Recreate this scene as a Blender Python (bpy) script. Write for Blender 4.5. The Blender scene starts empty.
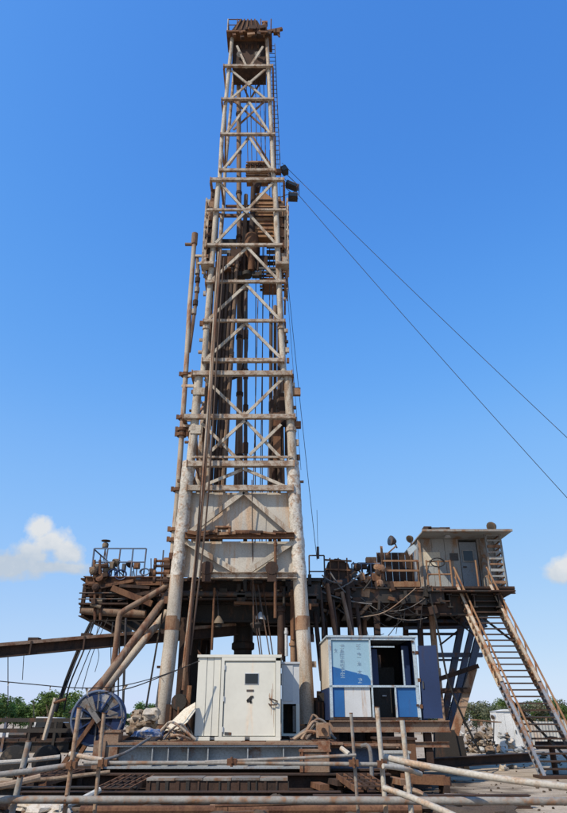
import bpy, math, random
from mathutils import Vector as V, Matrix, noise as mnoise
rnd = random.Random(11)
R = math.radians
scene = bpy.context.scene
COL = scene.collection

# ------------------------------------------------------------------ camera
CAM = V((0.0, 0.0, 1.6)); FPX = 640.0; PCX, PCY = 283.5, 406.5; PITCH = R(26.1)
cd = bpy.data.cameras.new('camera'); cam = bpy.data.objects.new('camera', cd); COL.objects.link(cam)
cd.sensor_fit = 'VERTICAL'; cd.sensor_height = 36.0; cd.lens = 36.0 * FPX / 813.0
cd.clip_start = 0.1; cd.clip_end = 3000
cam.location = CAM; cam.rotation_euler = (R(90) + PITCH, 0, 0)
scene.camera = cam

def ray(px, py):
    u = (px - PCX) / FPX; v = (PCY - py) / FPX
    return V((u, math.cos(PITCH) - v * math.sin(PITCH), math.sin(PITCH) + v * math.cos(PITCH)))
def P(px, py, Y):
    d = ray(px, py); return CAM + d * (Y / d.y)
def PZ(px, py, z):
    d = ray(px, py); return CAM + d * ((z - CAM.z) / d.z)

# ------------------------------------------------------------------ sky and sun
SUN_EL, SUN_AZ = R(46), R(-134)      # azimuth measured from +Y towards +X
sdir = V((math.sin(SUN_AZ) * math.cos(SUN_EL), math.cos(SUN_AZ) * math.cos(SUN_EL), math.sin(SUN_EL)))
world = bpy.data.worlds.new('World'); scene.world = world; world.use_nodes = True
wn, wl = world.node_tree.nodes, world.node_tree.links
wn.clear()
def wnode(t, **k):
    n = wn.new(t)
    for a, b in k.items(): setattr(n, a, b)
    return n
def wmath(op, a, b=None, c=None, clamp=False):
    n = wnode('ShaderNodeMath', operation=op, use_clamp=clamp)
    for i, x in enumerate((a, b, c)):
        if x is None: continue
        if isinstance(x, (int, float)): n.inputs[i].default_value = x
        else: wl.new(x, n.inputs[i])
    return n.outputs[0]
w_out = wnode('ShaderNodeOutputWorld'); w_bg = wnode('ShaderNodeBackground')
w_bg.inputs['Strength'].default_value = 0.12
sky = wnode('ShaderNodeTexSky', sky_type='NISHITA', sun_disc=False)
sky.sun_elevation = SUN_EL; sky.sun_rotation = SUN_AZ
sky.altitude = 0; sky.air_density = 1.0; sky.dust_density = 0.35; sky.ozone_density = 4.5
# the camera's soft tone response to the bright sky, channel by channel
class _H: pass
hsv = _H(); sep = wnode('ShaderNodeSeparateColor'); com = wnode('ShaderNodeCombineColor')
sat = wnode('ShaderNodeHueSaturation'); sat.inputs['Saturation'].default_value = 1.25; sat.inputs['Hue'].default_value = 0.505
wl.new(sky.outputs[0], sat.inputs['Color']); wl.new(sat.outputs[0], sep.inputs[0])
CURVES = (((0, 0), (.0225, .069), (.038, .125), (.072, .235), (.16, .36), (.345, .49), (1, .72)),
          ((0, 0), (.09, .25), (.136, .37), (.218, .50), (.40, .61), (.61, .69), (1, .80)),
          ((0, 0), (.27, .735), (.372, .87), (.53, .935), (.75, .94), (1, .95)))
for i_, pts_ in enumerate(CURVES):
    fc_ = wnode('ShaderNodeFloatCurve'); cv = fc_.mapping.curves[0]; fc_.mapping.use_clip = False
    cv.points[0].location = pts_[0]; cv.points[1].location = pts_[-1]
    for p_ in pts_[1:-1]: cv.points.new(*p_)
    fc_.mapping.update()
    wl.new(wmath('MULTIPLY', wmath('MAXIMUM', sep.outputs[i_], 0.0), 0.12), fc_.inputs['Value'])
    wl.new(wmath('MULTIPLY', fc_.outputs[0], 1 / 0.12), com.inputs[i_])
hsv.outputs = [com.outputs[0]]
tc = wnode('ShaderNodeTexCoord'); dirv = tc.outputs['Generated']
def wdot(vec):
    n = wnode('ShaderNodeVectorMath', operation='DOT_PRODUCT'); wl.new(dirv, n.inputs[0]); n.inputs[1].default_value = vec
    return n.outputs['Value']
nz = wnode('ShaderNodeTexNoise'); nz.inputs['Scale'].default_value = 26; nz.inputs['Detail'].default_value = 9; nz.inputs['Roughness'].default_value = 0.58
wl.new(dirv, nz.inputs['Vector'])
nzs = wmath('SUBTRACT', nz.outputs[0], 0.5)
def cloud(lobes, cpx, rot=0.0, k=1.0):
    """lobes given round a direction; rot turns the whole cloud in azimuth"""
    M = Matrix.Rotation(rot, 3, 'Z')
    c0 = ray(*cpx).normalized(); r0 = c0.cross(V((0, 0, 1))).normalized(); u0 = r0.cross(c0)
    c, r, u = M @ c0, M @ r0, M @ u0
    dc = wdot(c); x = wmath('DIVIDE', wdot(r), dc); y = wmath('DIVIDE', wdot(u), dc)
    best = None
    for (px, py, rx, ry) in lobes:
        d = ray(px, py).normalized(); lx, ly = d.dot(r0) / d.dot(c0), d.dot(u0) / d.dot(c0)
        sx = rx / FPX * 0.93 * k; sy = ry / FPX * 0.9 * k
        a = wmath('MULTIPLY', wmath('SUBTRACT', x, lx * k), 1 / sx); b = wmath('MULTIPLY', wmath('SUBTRACT', y, ly * k), 1 / sy)
        q = wmath('SQRT', wmath('ADD', wmath('MULTIPLY', a, a), wmath('MULTIPLY', b, b)))
        v = wmath('SUBTRACT', 1.0, q)
        best = v if best is None else wmath('SMOOTH_MAX', best, v, 0.3)
    m = wmath('ADD', best, wmath('MULTIPLY', nzs, 2.0))
    m = wmath('MULTIPLY', wmath('ADD', m, -0.02), 1.9, clamp=True)
    m = wmath('MULTIPLY', m, wmath('GREATER_THAN', dc, 0.3))
    return m, y
CA = [(10, 560, 42, 17), (30, 555, 34, 20), (41, 530, 17, 17), (50, 542, 22, 20), (66, 552, 24, 17), (45, 566, 60, 9), (0, 565, 50, 14)]
CB = [(560, 573, 18, 14), (575, 570, 25, 18), (590, 560, 26, 18), (610, 572, 40, 14)]
masks = [cloud(CA, (40, 550)), cloud(CB, (575, 570)), cloud(CA, (40, 550), R(75), 1.3), cloud(CB, (575, 570), R(-80), 1.6),
         cloud(CA, (40, 550), R(150), 1.5), cloud(CB, (575, 570), R(-160), 1.4)]
col = hsv.outputs[0]
for m, y in masks:
    mx = wnode('ShaderNodeMixRGB'); wl.new(wmath('MULTIPLY', m, 0.9), mx.inputs[0]); wl.new(col, mx.inputs[1])
    cr = wnode('ShaderNodeMixRGB'); cr.inputs[1].default_value = (4.4, 5.0, 5.7, 1); cr.inputs[2].default_value = (6.6, 6.65, 6.6, 1)
    wl.new(wmath('ADD', wmath('MULTIPLY', y, 22.0), wmath('ADD', wmath('MULTIPLY', nzs, 2.0), 0.55), clamp=True), cr.inputs[0])
    wl.new(cr.outputs[0], mx.inputs[2]); col = mx.outputs[0]
wl.new(col, w_bg.inputs['Color']); wl.new(w_bg.outputs[0], w_out.inputs[0])

sl = bpy.data.lights.new('sun', 'SUN'); sl.energy = 4.6; sl.angle = R(0.53); sl.color = (1.0, 0.90, 0.76)
so = bpy.data.objects.new('sun', sl); COL.objects.link(so)
so.rotation_euler = (-sdir).to_track_quat('-Z', 'Y').to_euler(); so.location = (-20, -20, 60)
vs = scene.view_settings
vs.view_transform = 'Standard'; vs.look = 'None'; vs.exposure = 0.0; vs.gamma = 1.0; vs.use_curve_mapping = False
scene.render.film_transparent = False

# ------------------------------------------------------------------ materials
MATS = {}
def mat(name, base, rust=(0.13, 0.055, 0.028), amt=0.3, rough=0.75, scale=2.2, streak=0.35, metal=0.0, var=0.25, bump=0.25, alt=None, fine=28.0, grain=0.55):
    """painted or bare metal with worn, streaked rust that follows its own noise"""
    m = bpy.data.materials.new(name); m.use_nodes = True; MATS[name] = m
    n, l = m.node_tree.nodes, m.node_tree.links; n.clear()
    out = n.new('ShaderNodeOutputMaterial'); b = n.new('ShaderNodeBsdfPrincipled'); l.new(b.outputs[0], out.inputs[0])
    g = n.new('ShaderNodeNewGeometry'); mp = n.new('ShaderNodeMapping'); mp.inputs['Scale'].default_value = (1, 1, streak)
    l.new(g.outputs['Position'], mp.inputs['Vector'])
    n1 = n.new('ShaderNodeTexNoise'); n1.inputs['Scale'].default_value = scale; n1.inputs['Detail'].default_value = 8; n1.inputs['Roughness'].default_value = 0.68
    l.new(mp.outputs[0], n1.inputs['Vector'])
    n2 = n.new('ShaderNodeTexNoise'); n2.inputs['Scale'].default_value = fine; n2.inputs['Detail'].default_value = 4
    l.new(g.outputs['Position'], n2.inputs['Vector'])
    n3 = n.new('ShaderNodeTexNoise'); n3.inputs['Scale'].default_value = 0.7; n3.inputs['Detail'].default_value = 3
    l.new(g.outputs['Position'], n3.inputs['Vector'])
    r1 = n.new('ShaderNodeValToRGB'); c = 0.5 + (0.5 - amt) * 0.42
    r1.color_ramp.elements[0].position = max(0.02, c - 0.05); r1.color_ramp.elements[1].position = min(0.98, c + 0.07)
    l.new(n1.outputs[0], r1.inputs[0])
    # paint colour drifts a little
    mv = n.new('ShaderNodeMixRGB'); mv.inputs[1].default_value = (*base, 1)
    al = alt or tuple(x * (1 - var) for x in base); mv.inputs[2].default_value = (*al, 1)
    rr = n.new('ShaderNodeValToRGB'); rr.color_ramp.elements[0].position = 0.38; rr.color_ramp.elements[1].position = 0.66
    l.new(n3.outputs[0], rr.inputs[0]); l.new(rr.outputs[0], mv.inputs[0])
    mr = n.new('ShaderNodeMixRGB'); mr.inputs[1].default_value = (*rust, 1); mr.inputs[2].default_value = (rust[0] * 1.9, rust[1] * 1.7, rust[2] * 1.5, 1)
    l.new(n2.outputs[0], mr.inputs[0])
    mm = n.new('ShaderNodeMixRGB'); l.new(r1.outputs[0], mm.inputs[0]); l.new(mv.outputs[0], mm.inputs[1]); l.new(mr.outputs[0], mm.inputs[2])
    gr = n.new('ShaderNodeMixRGB'); gr.blend_type = 'MULTIPLY'; gr.inputs[0].default_value = grain
    rg = n.new('ShaderNodeValToRGB'); rg.color_ramp.elements[0].position = 0.3; rg.color_ramp.elements[1].position = 0.6
    rg.color_ramp.elements[0].color = (0.55, 0.52, 0.48, 1)
    l.new(n2.outputs[0], rg.inputs[0]); l.new(mm.outputs[0], gr.inputs[1]); l.new(rg.outputs[0], gr.inputs[2])
    l.new(gr.outputs[0], b.inputs['Base Color'])
    b.inputs['Roughness'].default_value = rough; b.inputs['Metallic'].default_value = metal
    b.inputs['Specular IOR Level'].default_value = 0.3
    bp = n.new('ShaderNodeBump'); bp.inputs['Strength'].default_value = bump; bp.inputs['Distance'].default_value = 0.02
    l.new(n2.outputs[0], bp.inputs['Height']); l.new(bp.outputs[0], b.inputs['Normal'])
    return m
DR = (0.075, 0.036, 0.021)
mat('mast_white', (0.55, 0.49, 0.40), (0.19, 0.14, 0.10), 0.40, scale=3.4, streak=0.25, grain=0.8)
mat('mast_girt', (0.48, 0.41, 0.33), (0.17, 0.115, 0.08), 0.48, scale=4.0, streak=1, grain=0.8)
mat('leg_white', (0.55, 0.49, 0.41), (0.27, 0.19, 0.13), 0.45, scale=2.6, streak=0.15, grain=0.7)
mat('wrap_white', (0.62, 0.58, 0.51), (0.25, 0.18, 0.13), 0.4, scale=4.5, streak=1.0, bump=0.8, grain=0.8, fine=16)
mat('panel_white', (0.55, 0.51, 0.44), (0.33, 0.25, 0.18), 0.36, scale=1.8, streak=0.12, grain=0.4)
mat('locker_cream', (0.68, 0.66, 0.57), (0.50, 0.43, 0.34), 0.20, scale=1.9, streak=0.10, var=0.13, bump=0.03, grain=0.08, fine=9)
mat('locker_grey', (0.52, 0.54, 0.55), (0.25, 0.14, 0.08), 0.12, scale=1.6, streak=0.3, var=0.12, bump=0.04, grain=0.12)
mat('rust', (0.19, 0.095, 0.05), (0.07, 0.035, 0.022), 0.45, scale=3.0, rough=0.88)
mat('rust_light', (0.33, 0.20, 0.12), (0.12, 0.055, 0.03), 0.4, scale=3.0, rough=0.88)
mat('rust_orange', (0.31, 0.175, 0.095), (0.14, 0.065, 0.035), 0.4, scale=5.0, rough=0.85)
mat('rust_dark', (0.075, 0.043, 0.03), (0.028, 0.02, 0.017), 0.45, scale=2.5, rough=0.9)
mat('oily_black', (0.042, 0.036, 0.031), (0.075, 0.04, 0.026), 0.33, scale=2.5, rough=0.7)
mat('steel_dark', (0.085, 0.085, 0.085), (0.09, 0.048, 0.03), 0.4, scale=3, rough=0.6, metal=0.2)
mat('pipe_brown', (0.25, 0.17, 0.115), (0.10, 0.05, 0.03), 0.42, scale=3.5, streak=0.12, rough=0.8)
mat('pipe_pale', (0.45, 0.38, 0.30), (0.2, 0.10, 0.055), 0.4, scale=3.5, streak=0.2, rough=0.8)
mat('pipe_grey', (0.30, 0.28, 0.25), (0.15, 0.09, 0.055), 0.42, scale=3.5, streak=1, rough=0.65)
mat('drill_pipe', (0.10, 0.068, 0.05), (0.045, 0.026, 0.018), 0.4, scale=3.5, streak=0.1, rough=0.75)
mat('beam_grey', (0.36, 0.38, 0.39), (0.15, 0.085, 0.05), 0.24, scale=1.8, streak=0.6)
mat('beam_rusty', (0.30, 0.20, 0.135), (0.13, 0.06, 0.033), 0.45, scale=2.2, streak=1)
mat('blue_paint', (0.028, 0.135, 0.36), (0.05, 0.05, 0.08), 0.16, scale=2.4, streak=0.15, rough=0.5, var=0.3, bump=0.04, grain=0.2)
mat('blue_dark', (0.017, 0.036, 0.105), (0.03, 0.02, 0.02), 0.16, scale=2.2, streak=0.15, rough=0.5, bump=0.04, grain=0.25)
mat('blue_pale', (0.31, 0.48, 0.57), (0.24, 0.39, 0.52), 0.2, scale=3, streak=0.4, rough=0.55, var=0.12, bump=0.03, grain=0.15)
mat('blue_mark', (0.24, 0.36, 0.50), (0.35, 0.50, 0.56), 0.42, scale=12, streak=1, rough=0.6, bump=0.0)
mat('cabin_cream', (0.66, 0.58, 0.47), (0.30, 0.17, 0.09), 0.2, scale=2.2, streak=0.3, rough=0.6)
mat('cabin_frame', (0.50, 0.60, 0.66), (0.22, 0.14, 0.10), 0.24, scale=4, streak=0.5, rough=0.6)
mat('cabin_white', (0.64, 0.65, 0.64), (0.30, 0.20, 0.12), 0.2, scale=2.4, streak=0.12, rough=0.55, bump=0.04, grain=0.15)
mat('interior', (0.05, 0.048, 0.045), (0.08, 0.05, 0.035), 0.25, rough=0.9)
mat('house_grey', (0.36, 0.37, 0.36), (0.20, 0.14, 0.095), 0.34, scale=1.8, streak=0.4)
mat('house_door', (0.25, 0.29, 0.33), (0.22, 0.15, 0.10), 0.28, scale=1.8, streak=0.4)
mat('pale_plate', (0.66, 0.60, 0.48), (0.3, 0.2, 0.12), 0.22, scale=2.5)
mat('stair_paint', (0.54, 0.46, 0.36), (0.25, 0.13, 0.07), 0.45, scale=3.2, streak=1)
mat('stair_blue', (0.25, 0.28, 0.33), (0.17, 0.11, 0.08), 0.42, scale=3.2, streak=1)
mat('leg_blue', (0.12, 0.16, 0.24), (0.12, 0.075, 0.05), 0.35, scale=2.2, streak=0.5)
mat('leg_brown', (0.42, 0.29, 0.20), (0.18, 0.09, 0.05), 0.4, scale=2.6, streak=0.4)
mat('rubber', (0.022, 0.022, 0.023), (0.06, 0.05, 0.04), 0.3, rough=0.8, scale=4, streak=1)
mat('hose_grey', (0.20, 0.19, 0.18), (0.11, 0.08, 0.06), 0.4, rough=0.8, scale=4, streak=1)
mat('hose_tan', (0.36, 0.26, 0.18), (0.17, 0.10, 0.065), 0.4, rough=0.85, scale=5, streak=1)
mat('wire', (0.05, 0.05, 0.055), (0.08, 0.05, 0.04), 0.3, rough=0.6)
mat('wire_rope', (0.10, 0.08, 0.07), (0.12, 0.07, 0.045), 0.4, rough=0.8)
mat('pvc_white', (0.50, 0.46, 0.39), (0.28, 0.21, 0.15), 0.38, scale=3, streak=1, rough=0.6)
mat('block_paint', (0.36, 0.19, 0.09), (0.13, 0.06, 0.035), 0.35, scale=3)
mat('timber', (0.30, 0.22, 0.15), (0.13, 0.085, 0.055), 0.45, scale=3, streak=1, rough=0.9)
mat('sack', (0.56, 0.51, 0.44), (0.30, 0.26, 0.21), 0.4, scale=4, streak=1, rough=0.95)
mat('white_container', (0.80, 0.80, 0.77), (0.4, 0.36, 0.3), 0.06, scale=1.5, streak=0.3, bump=0.05)
mat('grey_sheet', (0.50, 0.50, 0.47), (0.3, 0.22, 0.16), 0.25, scale=0.7, streak=0.3)
mat('light_grey', (0.6, 0.62, 0.63), (0.3, 0.24, 0.18), 0.1)
mat('car_white', (0.75, 0.75, 0.74), (0.4, 0.35, 0.28), 0.1, rough=0.35, bump=0.02)
mat('tarp_blue', (0.035, 0.10, 0.27), (0.30, 0.30, 0.29), 0.42, scale=2.5, streak=1, rough=0.7)
mat('straw', (0.36, 0.30, 0.23), (0.16, 0.12, 0.085), 0.5, scale=6, streak=1, rough=0.95, bump=0.6)
mat('lamp_metal', (0.19, 0.145, 0.10), (0.12, 0.07, 0.04), 0.35, scale=5, streak=1)
mat('mark_black', (0.03, 0.03, 0.03), (0.2, 0.19, 0.17), 0.12, scale=9, streak=1, bump=0)
mat('earth_dark', (0.10, 0.075, 0.053), (0.06, 0.045, 0.034), 0.5, scale=1.2, streak=1, rough=0.95, bump=0.8)
mat('bark', (0.13, 0.10, 0.075), (0.06, 0.045, 0.035), 0.5, scale=5, streak=0.3, rough=0.95)
def simple(name, col, rough=0.3, metal=0.0, trans=0.0):
    m = bpy.data.materials.new(name); m.use_nodes = True; MATS[name] = m
    n, l = m.node_tree.nodes, m.node_tree.links; b = n['Principled BSDF']
    t = n.new('ShaderNodeTexNoise'); t.inputs['Scale'].default_value = 9; mx = n.new('ShaderNodeMixRGB')
    mx.inputs[1].default_value = (*col, 1); mx.inputs[2].default_value = (*[c * 0.8 for c in col], 1)
    l.new(t.outputs[0], mx.inputs[0]); l.new(mx.outputs[0], b.inputs['Base Color'])
    b.inputs['Roughness'].default_value = rough; b.inputs['Metallic'].default_value = metal; b.inputs['Transmission Weight'].default_value = trans
    return m
simple('dark_glass', (0.015, 0.018, 0.02), 0.15)
simple('lens_glass', (0.09, 0.075, 0.06), 0.25)
simple('label_plate', (0.10, 0.075, 0.06), 0.5)
def leafmat(name, c1, c2):
    m = bpy.data.materials.new(name); m.use_nodes = True; MATS[name] = m
    n, l = m.node_tree.nodes, m.node_tree.links; b = n['Principled BSDF']; out = n['Material Output']
    g = n.new('ShaderNodeNewGeometry'); o = n.new('ShaderNodeObjectInfo')
    t = n.new('ShaderNodeTexNoise'); t.inputs['Scale'].default_value = 0.9; t.inputs['Detail'].default_value = 5; l.new(g.outputs['Position'], t.inputs['Vector'])
    r = n.new('ShaderNodeValToRGB'); r.color_ramp.elements[0].position = 0.35; r.color_ramp.elements[1].position = 0.65
    r.color_ramp.elements[0].color = (*c1, 1); r.color_ramp.elements[1].color = (*c2, 1); l.new(t.outputs[0], r.inputs[0])
    h = n.new('ShaderNodeHueSaturation'); l.new(r.outputs[0], h.inputs['Color'])
    mth = n.new('ShaderNodeMath'); mth.operation = 'MULTIPLY_ADD'; mth.inputs[1].default_value = 0.06; mth.inputs[2].default_value = 0.47
    l.new(o.outputs['Random'], mth.inputs[0]); l.new(mth.outputs[0], h.inputs['Hue'])
    m2 = n.new('ShaderNodeMath'); m2.operation = 'MULTIPLY_ADD'; m2.inputs[1].default_value = 0.7; m2.inputs[2].default_value = 0.65
    l.new(g.outputs['Random Per Island'], m2.inputs[0]); l.new(m2.outputs[0], h.inputs['Value'])
    l.new(h.outputs[0], b.inputs['Base Color']); b.inputs['Roughness'].default_value = 0.6
    tr = n.new('ShaderNodeBsdfTranslucent'); l.new(h.outputs[0], tr.inputs['Color'])
    ms = n.new('ShaderNodeMixShader'); ms.inputs[0].default_value = 0.3; l.new(b.outputs[0], ms.inputs[1]); l.new(tr.outputs[0], ms.inputs[2]); l.new(ms.outputs[0], out.inputs[0])
leafmat('leaf_green', (0.05, 0.11, 0.022), (0.13, 0.22, 0.05))
leafmat('leaf_dull', (0.075, 0.10, 0.045), (0.19, 0.18, 0.10))

def ground_mat():
    m = bpy.data.materials.new('ground_soil'); m.use_nodes = True; MATS['ground_soil'] = m
    n, l = m.node_tree.nodes, m.node_tree.links; b = n['Principled BSDF']
    g = n.new('ShaderNodeNewGeometry')
    def nt(s, d=6):
        t = n.new('ShaderNodeTexNoise'); t.inputs['Scale'].default_value = s; t.inputs['Detail'].default_value = d; l.new(g.outputs['Position'], t.inputs['Vector']); return t
    def ramp(t, a, c, ca, cb):
        r = n.new('ShaderNodeValToRGB'); r.color_ramp.elements[0].position = a; r.color_ramp.elements[1].position = c
        r.color_ramp.elements[0].color = (*ca, 1); r.color_ramp.elements[1].color = (*cb, 1); l.new(t, r.inputs[0]); return r
    sand = ramp(nt(1.4).outputs[0], 0.3, 0.7, (0.30, 0.24, 0.175), (0.52, 0.44, 0.34))
    fine = ramp(nt(22).outputs[0], 0.3, 0.65, (0.6, 0.57, 0.52), (1, 1, 1))
    mu = n.new('ShaderNodeMixRGB'); mu.blend_type = 'MULTIPLY'; mu.inputs[0].default_value = 0.8; l.new(sand.outputs[0], mu.inputs[1]); l.new(fine.outputs[0], mu.inputs[2])
    # oil-soaked, trodden soil round the rig: an irregular patch of its own
    sp = n.new('ShaderNodeVectorMath'); sp.operation = 'SUBTRACT'; sp.inputs[1].default_value = (-1.0, 21.0, 0); l.new(g.outputs['Position'], sp.inputs[0])
    sc_ = n.new('ShaderNodeVectorMath'); sc_.operation = 'MULTIPLY'; sc_.inputs[1].default_value = (1 / 6.5, 1 / 12.5, 0); l.new(sp.outputs[0], sc_.inputs[0])
    ln = n.new('ShaderNodeVectorMath'); ln.operation = 'LENGTH'; l.new(sc_.outputs[0], ln.inputs[0])
    ad = n.new('ShaderNodeMath'); ad.operation = 'MULTIPLY_ADD'; ad.inputs[1].default_value = 1.1; l.new(nt(0.45).outputs[0], ad.inputs[0]); l.new(ln.outputs['Value'], ad.inputs[2])
    rp = ramp(ad.outputs[0], 1.35, 1.75, (1, 1, 1), (0, 0, 0))
    rp.color_ramp.elements[0].position = 0.9; rp.color_ramp.elements[1].position = 1.0
    mm = n.new('ShaderNodeMath'); mm.operation = 'MULTIPLY'; mm.inputs[1].default_value = 0.62; l.new(ad.outputs[0], mm.inputs[0]); l.new(mm.outputs[0], rp.inputs[0])
    dk = ramp(nt(2.5).outputs[0], 0.35, 0.7, (0.035, 0.026, 0.02), (0.12, 0.088, 0.06))
    mx = n.new('ShaderNodeMixRGB'); l.new(rp.outputs[0], mx.inputs[0]); l.new(mu.outputs[0], mx.inputs[1]); l.new(dk.outputs[0], mx.inputs[2])
    l.new(mx.outputs[0], b.inputs['Base Color']); b.inputs['Roughness'].default_value = 0.95; b.inputs['Specular IOR Level'].default_value = 0.15
    bp = n.new('ShaderNodeBump'); bp.inputs['Strength'].default_value = 0.7; bp.inputs['Distance'].default_value = 0.06
    l.new(nt(6, 9).outputs[0], bp.inputs['Height']); l.new(bp.outputs[0], b.inputs['Normal'])
ground_mat()

# ------------------------------------------------------------------ geometry helpers
class G:
    """collects shapes in world coordinates for ONE mesh"""
    def __init__(s): s.v = []; s.f = []
    def add(s, vs_, fs):
        o = len(s.v); s.v += [V(x) for x in vs_]; s.f += [tuple(i + o for i in f) for f in fs]; return s
    def box(s, c, d, rz=0.0, rx=0.0, ry=0.0):
        M = Matrix.Rotation(rz, 3, 'Z') @ Matrix.Rotation(ry, 3, 'Y') @ Matrix.Rotation(rx, 3, 'X'); c = V(c)
        vs_ = [c + M @ V((x * d[0] / 2, y * d[1] / 2, z * d[2] / 2)) for x in (-1, 1) for y in (-1, 1) for z in (-1, 1)]
        return s.add(vs_, [(0, 1, 3, 2), (4, 6, 7, 5), (0, 4, 5, 1), (2, 3, 7, 6), (0, 2, 6, 4), (1, 5, 7, 3)])
    def ext(s, prof, p, q, up=None):
        p, q = V(p), V(q); d = (q - p).normalized()
        if up is None: up = V((0, -1, 0)) if abs(d.z) > 0.9 else V((0, 0, 1))
        else: up = V(up)
        side = d.cross(up).normalized(); u = side.cross(d)
        n = len(prof)
        vs_ = [e + side * a + u * b for e in (p, q) for a, b in prof]
        fs = [(i, (i + 1) % n, n + (i + 1) % n, n + i) for i in range(n)] + [tuple(range(n - 1, -1, -1)), tuple(range(n, 2 * n))]
        return s.add(vs_, fs)
    def bar(s, p, q, w, h, up=None):
        return s.ext([(-w / 2, -h / 2), (w / 2, -h / 2), (w / 2, h / 2), (-w / 2, h / 2)], p, q, up)
    def ibeam(s, p, q, w, h, t=None, up=None):
        t = t or h * 0.09; tw = t * 0.7
        pr = [(-w/2, -h/2), (w/2, -h/2), (w/2, -h/2 + t), (tw/2, -h/2 + t), (tw/2, h/2 - t), (w/2, h/2 - t), (w/2, h/2), (-w/2, h/2), (-w/2, h/2 - t), (-tw/2, h/2 - t), (-tw/2, -h/2 + t), (-w/2, -h/2 + t)]
        return s.ext(pr, p, q, up)
    def angle(s, p, q, w, t=0.015, up=None):
        return s.ext([(-w/2, -w/2), (w/2, -w/2), (w/2, -w/2 + t), (-w/2 + t, -w/2 + t), (-w/2 + t, w/2), (-w/2, w/2)], p, q, up)
    def tube(s, p, q, r, r2=None, n=8):
        r2 = r if r2 is None else r2
        p, q = V(p), V(q); d = (q - p).normalized(); up = V((0, -1, 0)) if abs(d.z) > 0.9 else V((0, 0, 1))
        a = d.cross(up).normalized(); b = a.cross(d)
        vs_ = [e + (a * math.cos(2 * math.pi * i / n) + b * math.sin(2 * math.pi * i / n)) * rr for e, rr in ((p, r), (q, r2)) for i in range(n)]
        return s.add(vs_, [(i, (i + 1) % n, n + (i + 1) % n, n + i) for i in range(n)] + [tuple(range(n - 1, -1, -1)), tuple(range(n, 2 * n))])
    def path(s, pts, r, n=6, taper=None):
        pts = [V(p) for p in pts]; k = len(pts); vs_ = []; prev = None
        for i, p in enumerate(pts):
            d = (pts[min(i + 1, k - 1)] - pts[max(i - 1, 0)]).normalized()
            if prev is None:
                up = V((0, -1, 0)) if abs(d.z) > 0.9 else V((0, 0, 1)); a = d.cross(up).normalized()
            else:
                a = (prev - d * prev.dot(d)).normalized()
            prev = a; b = a.cross(d); rr = r if taper is None else r + (taper - r) * i / (k - 1)
            vs_ += [p + (a * math.cos(2 * math.pi * j / n) + b * math.sin(2 * math.pi * j / n)) * rr for j in range(n)]
        fs = [(i * n + j, i * n + (j + 1) % n, (i + 1) * n + (j + 1) % n, (i + 1) * n + j) for i in range(k - 1) for j in range(n)]
        return s.add(vs_, fs + [tuple(range(n - 1, -1, -1)), tuple(range((k - 1) * n, k * n))])
    def lathe(s, base, prof, n=14, axis=(0, 0, 1)):
        ax = V(axis).normalized(); up = V((0, -1, 0)) if abs(ax.z) > 0.9 else V((0, 0, 1)); a = ax.cross(up).normalized(); b = a.cross(ax); base = V(base)
        vs_ = [base + ax * z + (a * math.cos(2 * math.pi * j / n) + b * math.sin(2 * math.pi * j / n)) * max(r, 1e-3) for r, z in prof for j in range(n)]
        k = len(prof)
        fs = [(i * n + j, i * n + (j + 1) % n, (i + 1) * n + (j + 1) % n, (i + 1) * n + j) for i in range(k - 1) for j in range(n)]
        return s.add(vs_, fs + [tuple(range(n - 1, -1, -1)), tuple(range((k - 1) * n, k * n))])
    def blob(s, c, d, seed=0, amp=0.25, nu=8, nv=6, rz=0.0):
        c = V(c); vs_ = []; M = Matrix.Rotation(rz, 3, 'Z')
        for i in range(nv + 1):
            th = math.pi * i / nv
            for j in range(nu):
                ph = 2 * math.pi * j / nu; u = V((math.sin(th) * math.cos(ph), math.sin(th) * math.sin(ph), math.cos(th)))
                k = 1 + amp * mnoise.noise(u * 1.7 + V((seed * 3.1, seed * 1.7, seed)))
                vs_.append(c + M @ V((u.x * d[0] / 2 * k, u.y * d[1] / 2 * k, u.z * d[2] / 2 * k)))
        return s.add(vs_, [(i * nu + j, i * nu + (j + 1) % nu, (i + 1) * nu + (j + 1) % nu, (i + 1) * nu + j) for i in range(nv) for j in range(nu)])
    def prism(s, pts, dvec):
        n = len(pts); pts = [V(p) for p in pts]; dvec = V(dvec)
        return s.add(pts + [p + dvec for p in pts], [(i, (i + 1) % n, n + (i + 1) % n, n + i) for i in range(n)] + [tuple(range(n - 1, -1, -1)), tuple(range(n, 2 * n))])

XF = Matrix.Identity(4)          # the frame the next shapes are built in
WLOC = {}
def mk(name, g, material, parent=None, smooth=False, label=None, cat=None, group=None, kind=None):
    vs_ = [XF @ v for v in g.v]
    lo = [min(v[i] for v in vs_) for i in range(3)]; hi = [max(v[i] for v in vs_) for i in range(3)]
    org = V(((lo[0] + hi[0]) / 2, (lo[1] + hi[1]) / 2, lo[2] if parent is None else (lo[2] + hi[2]) / 2))
    me = bpy.data.meshes.new(name); me.from_pydata([v - org for v in vs_], [], g.f); me.validate()
    import bmesh
    b = bmesh.new(); b.from_mesh(me); bmesh.ops.recalc_face_normals(b, faces=b.faces); b.to_mesh(me); b.free()
    if smooth:
        me.polygons.foreach_set('use_smooth', [True] * len(me.polygons))
        me.set_sharp_from_angle(angle=R(40))
    me.materials.append(MATS[material])
    o = bpy.data.objects.new(name, me); COL.objects.link(o)
    if parent is not None: o.parent = parent; o.location = org - WLOC[parent.name]
    else: o.location = org
    WLOC[o.name] = org
    if label: o['label'] = label
    if cat: o['category'] = cat
    if group: o['group'] = group
    if kind: o['kind'] = kind
    return o
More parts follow.
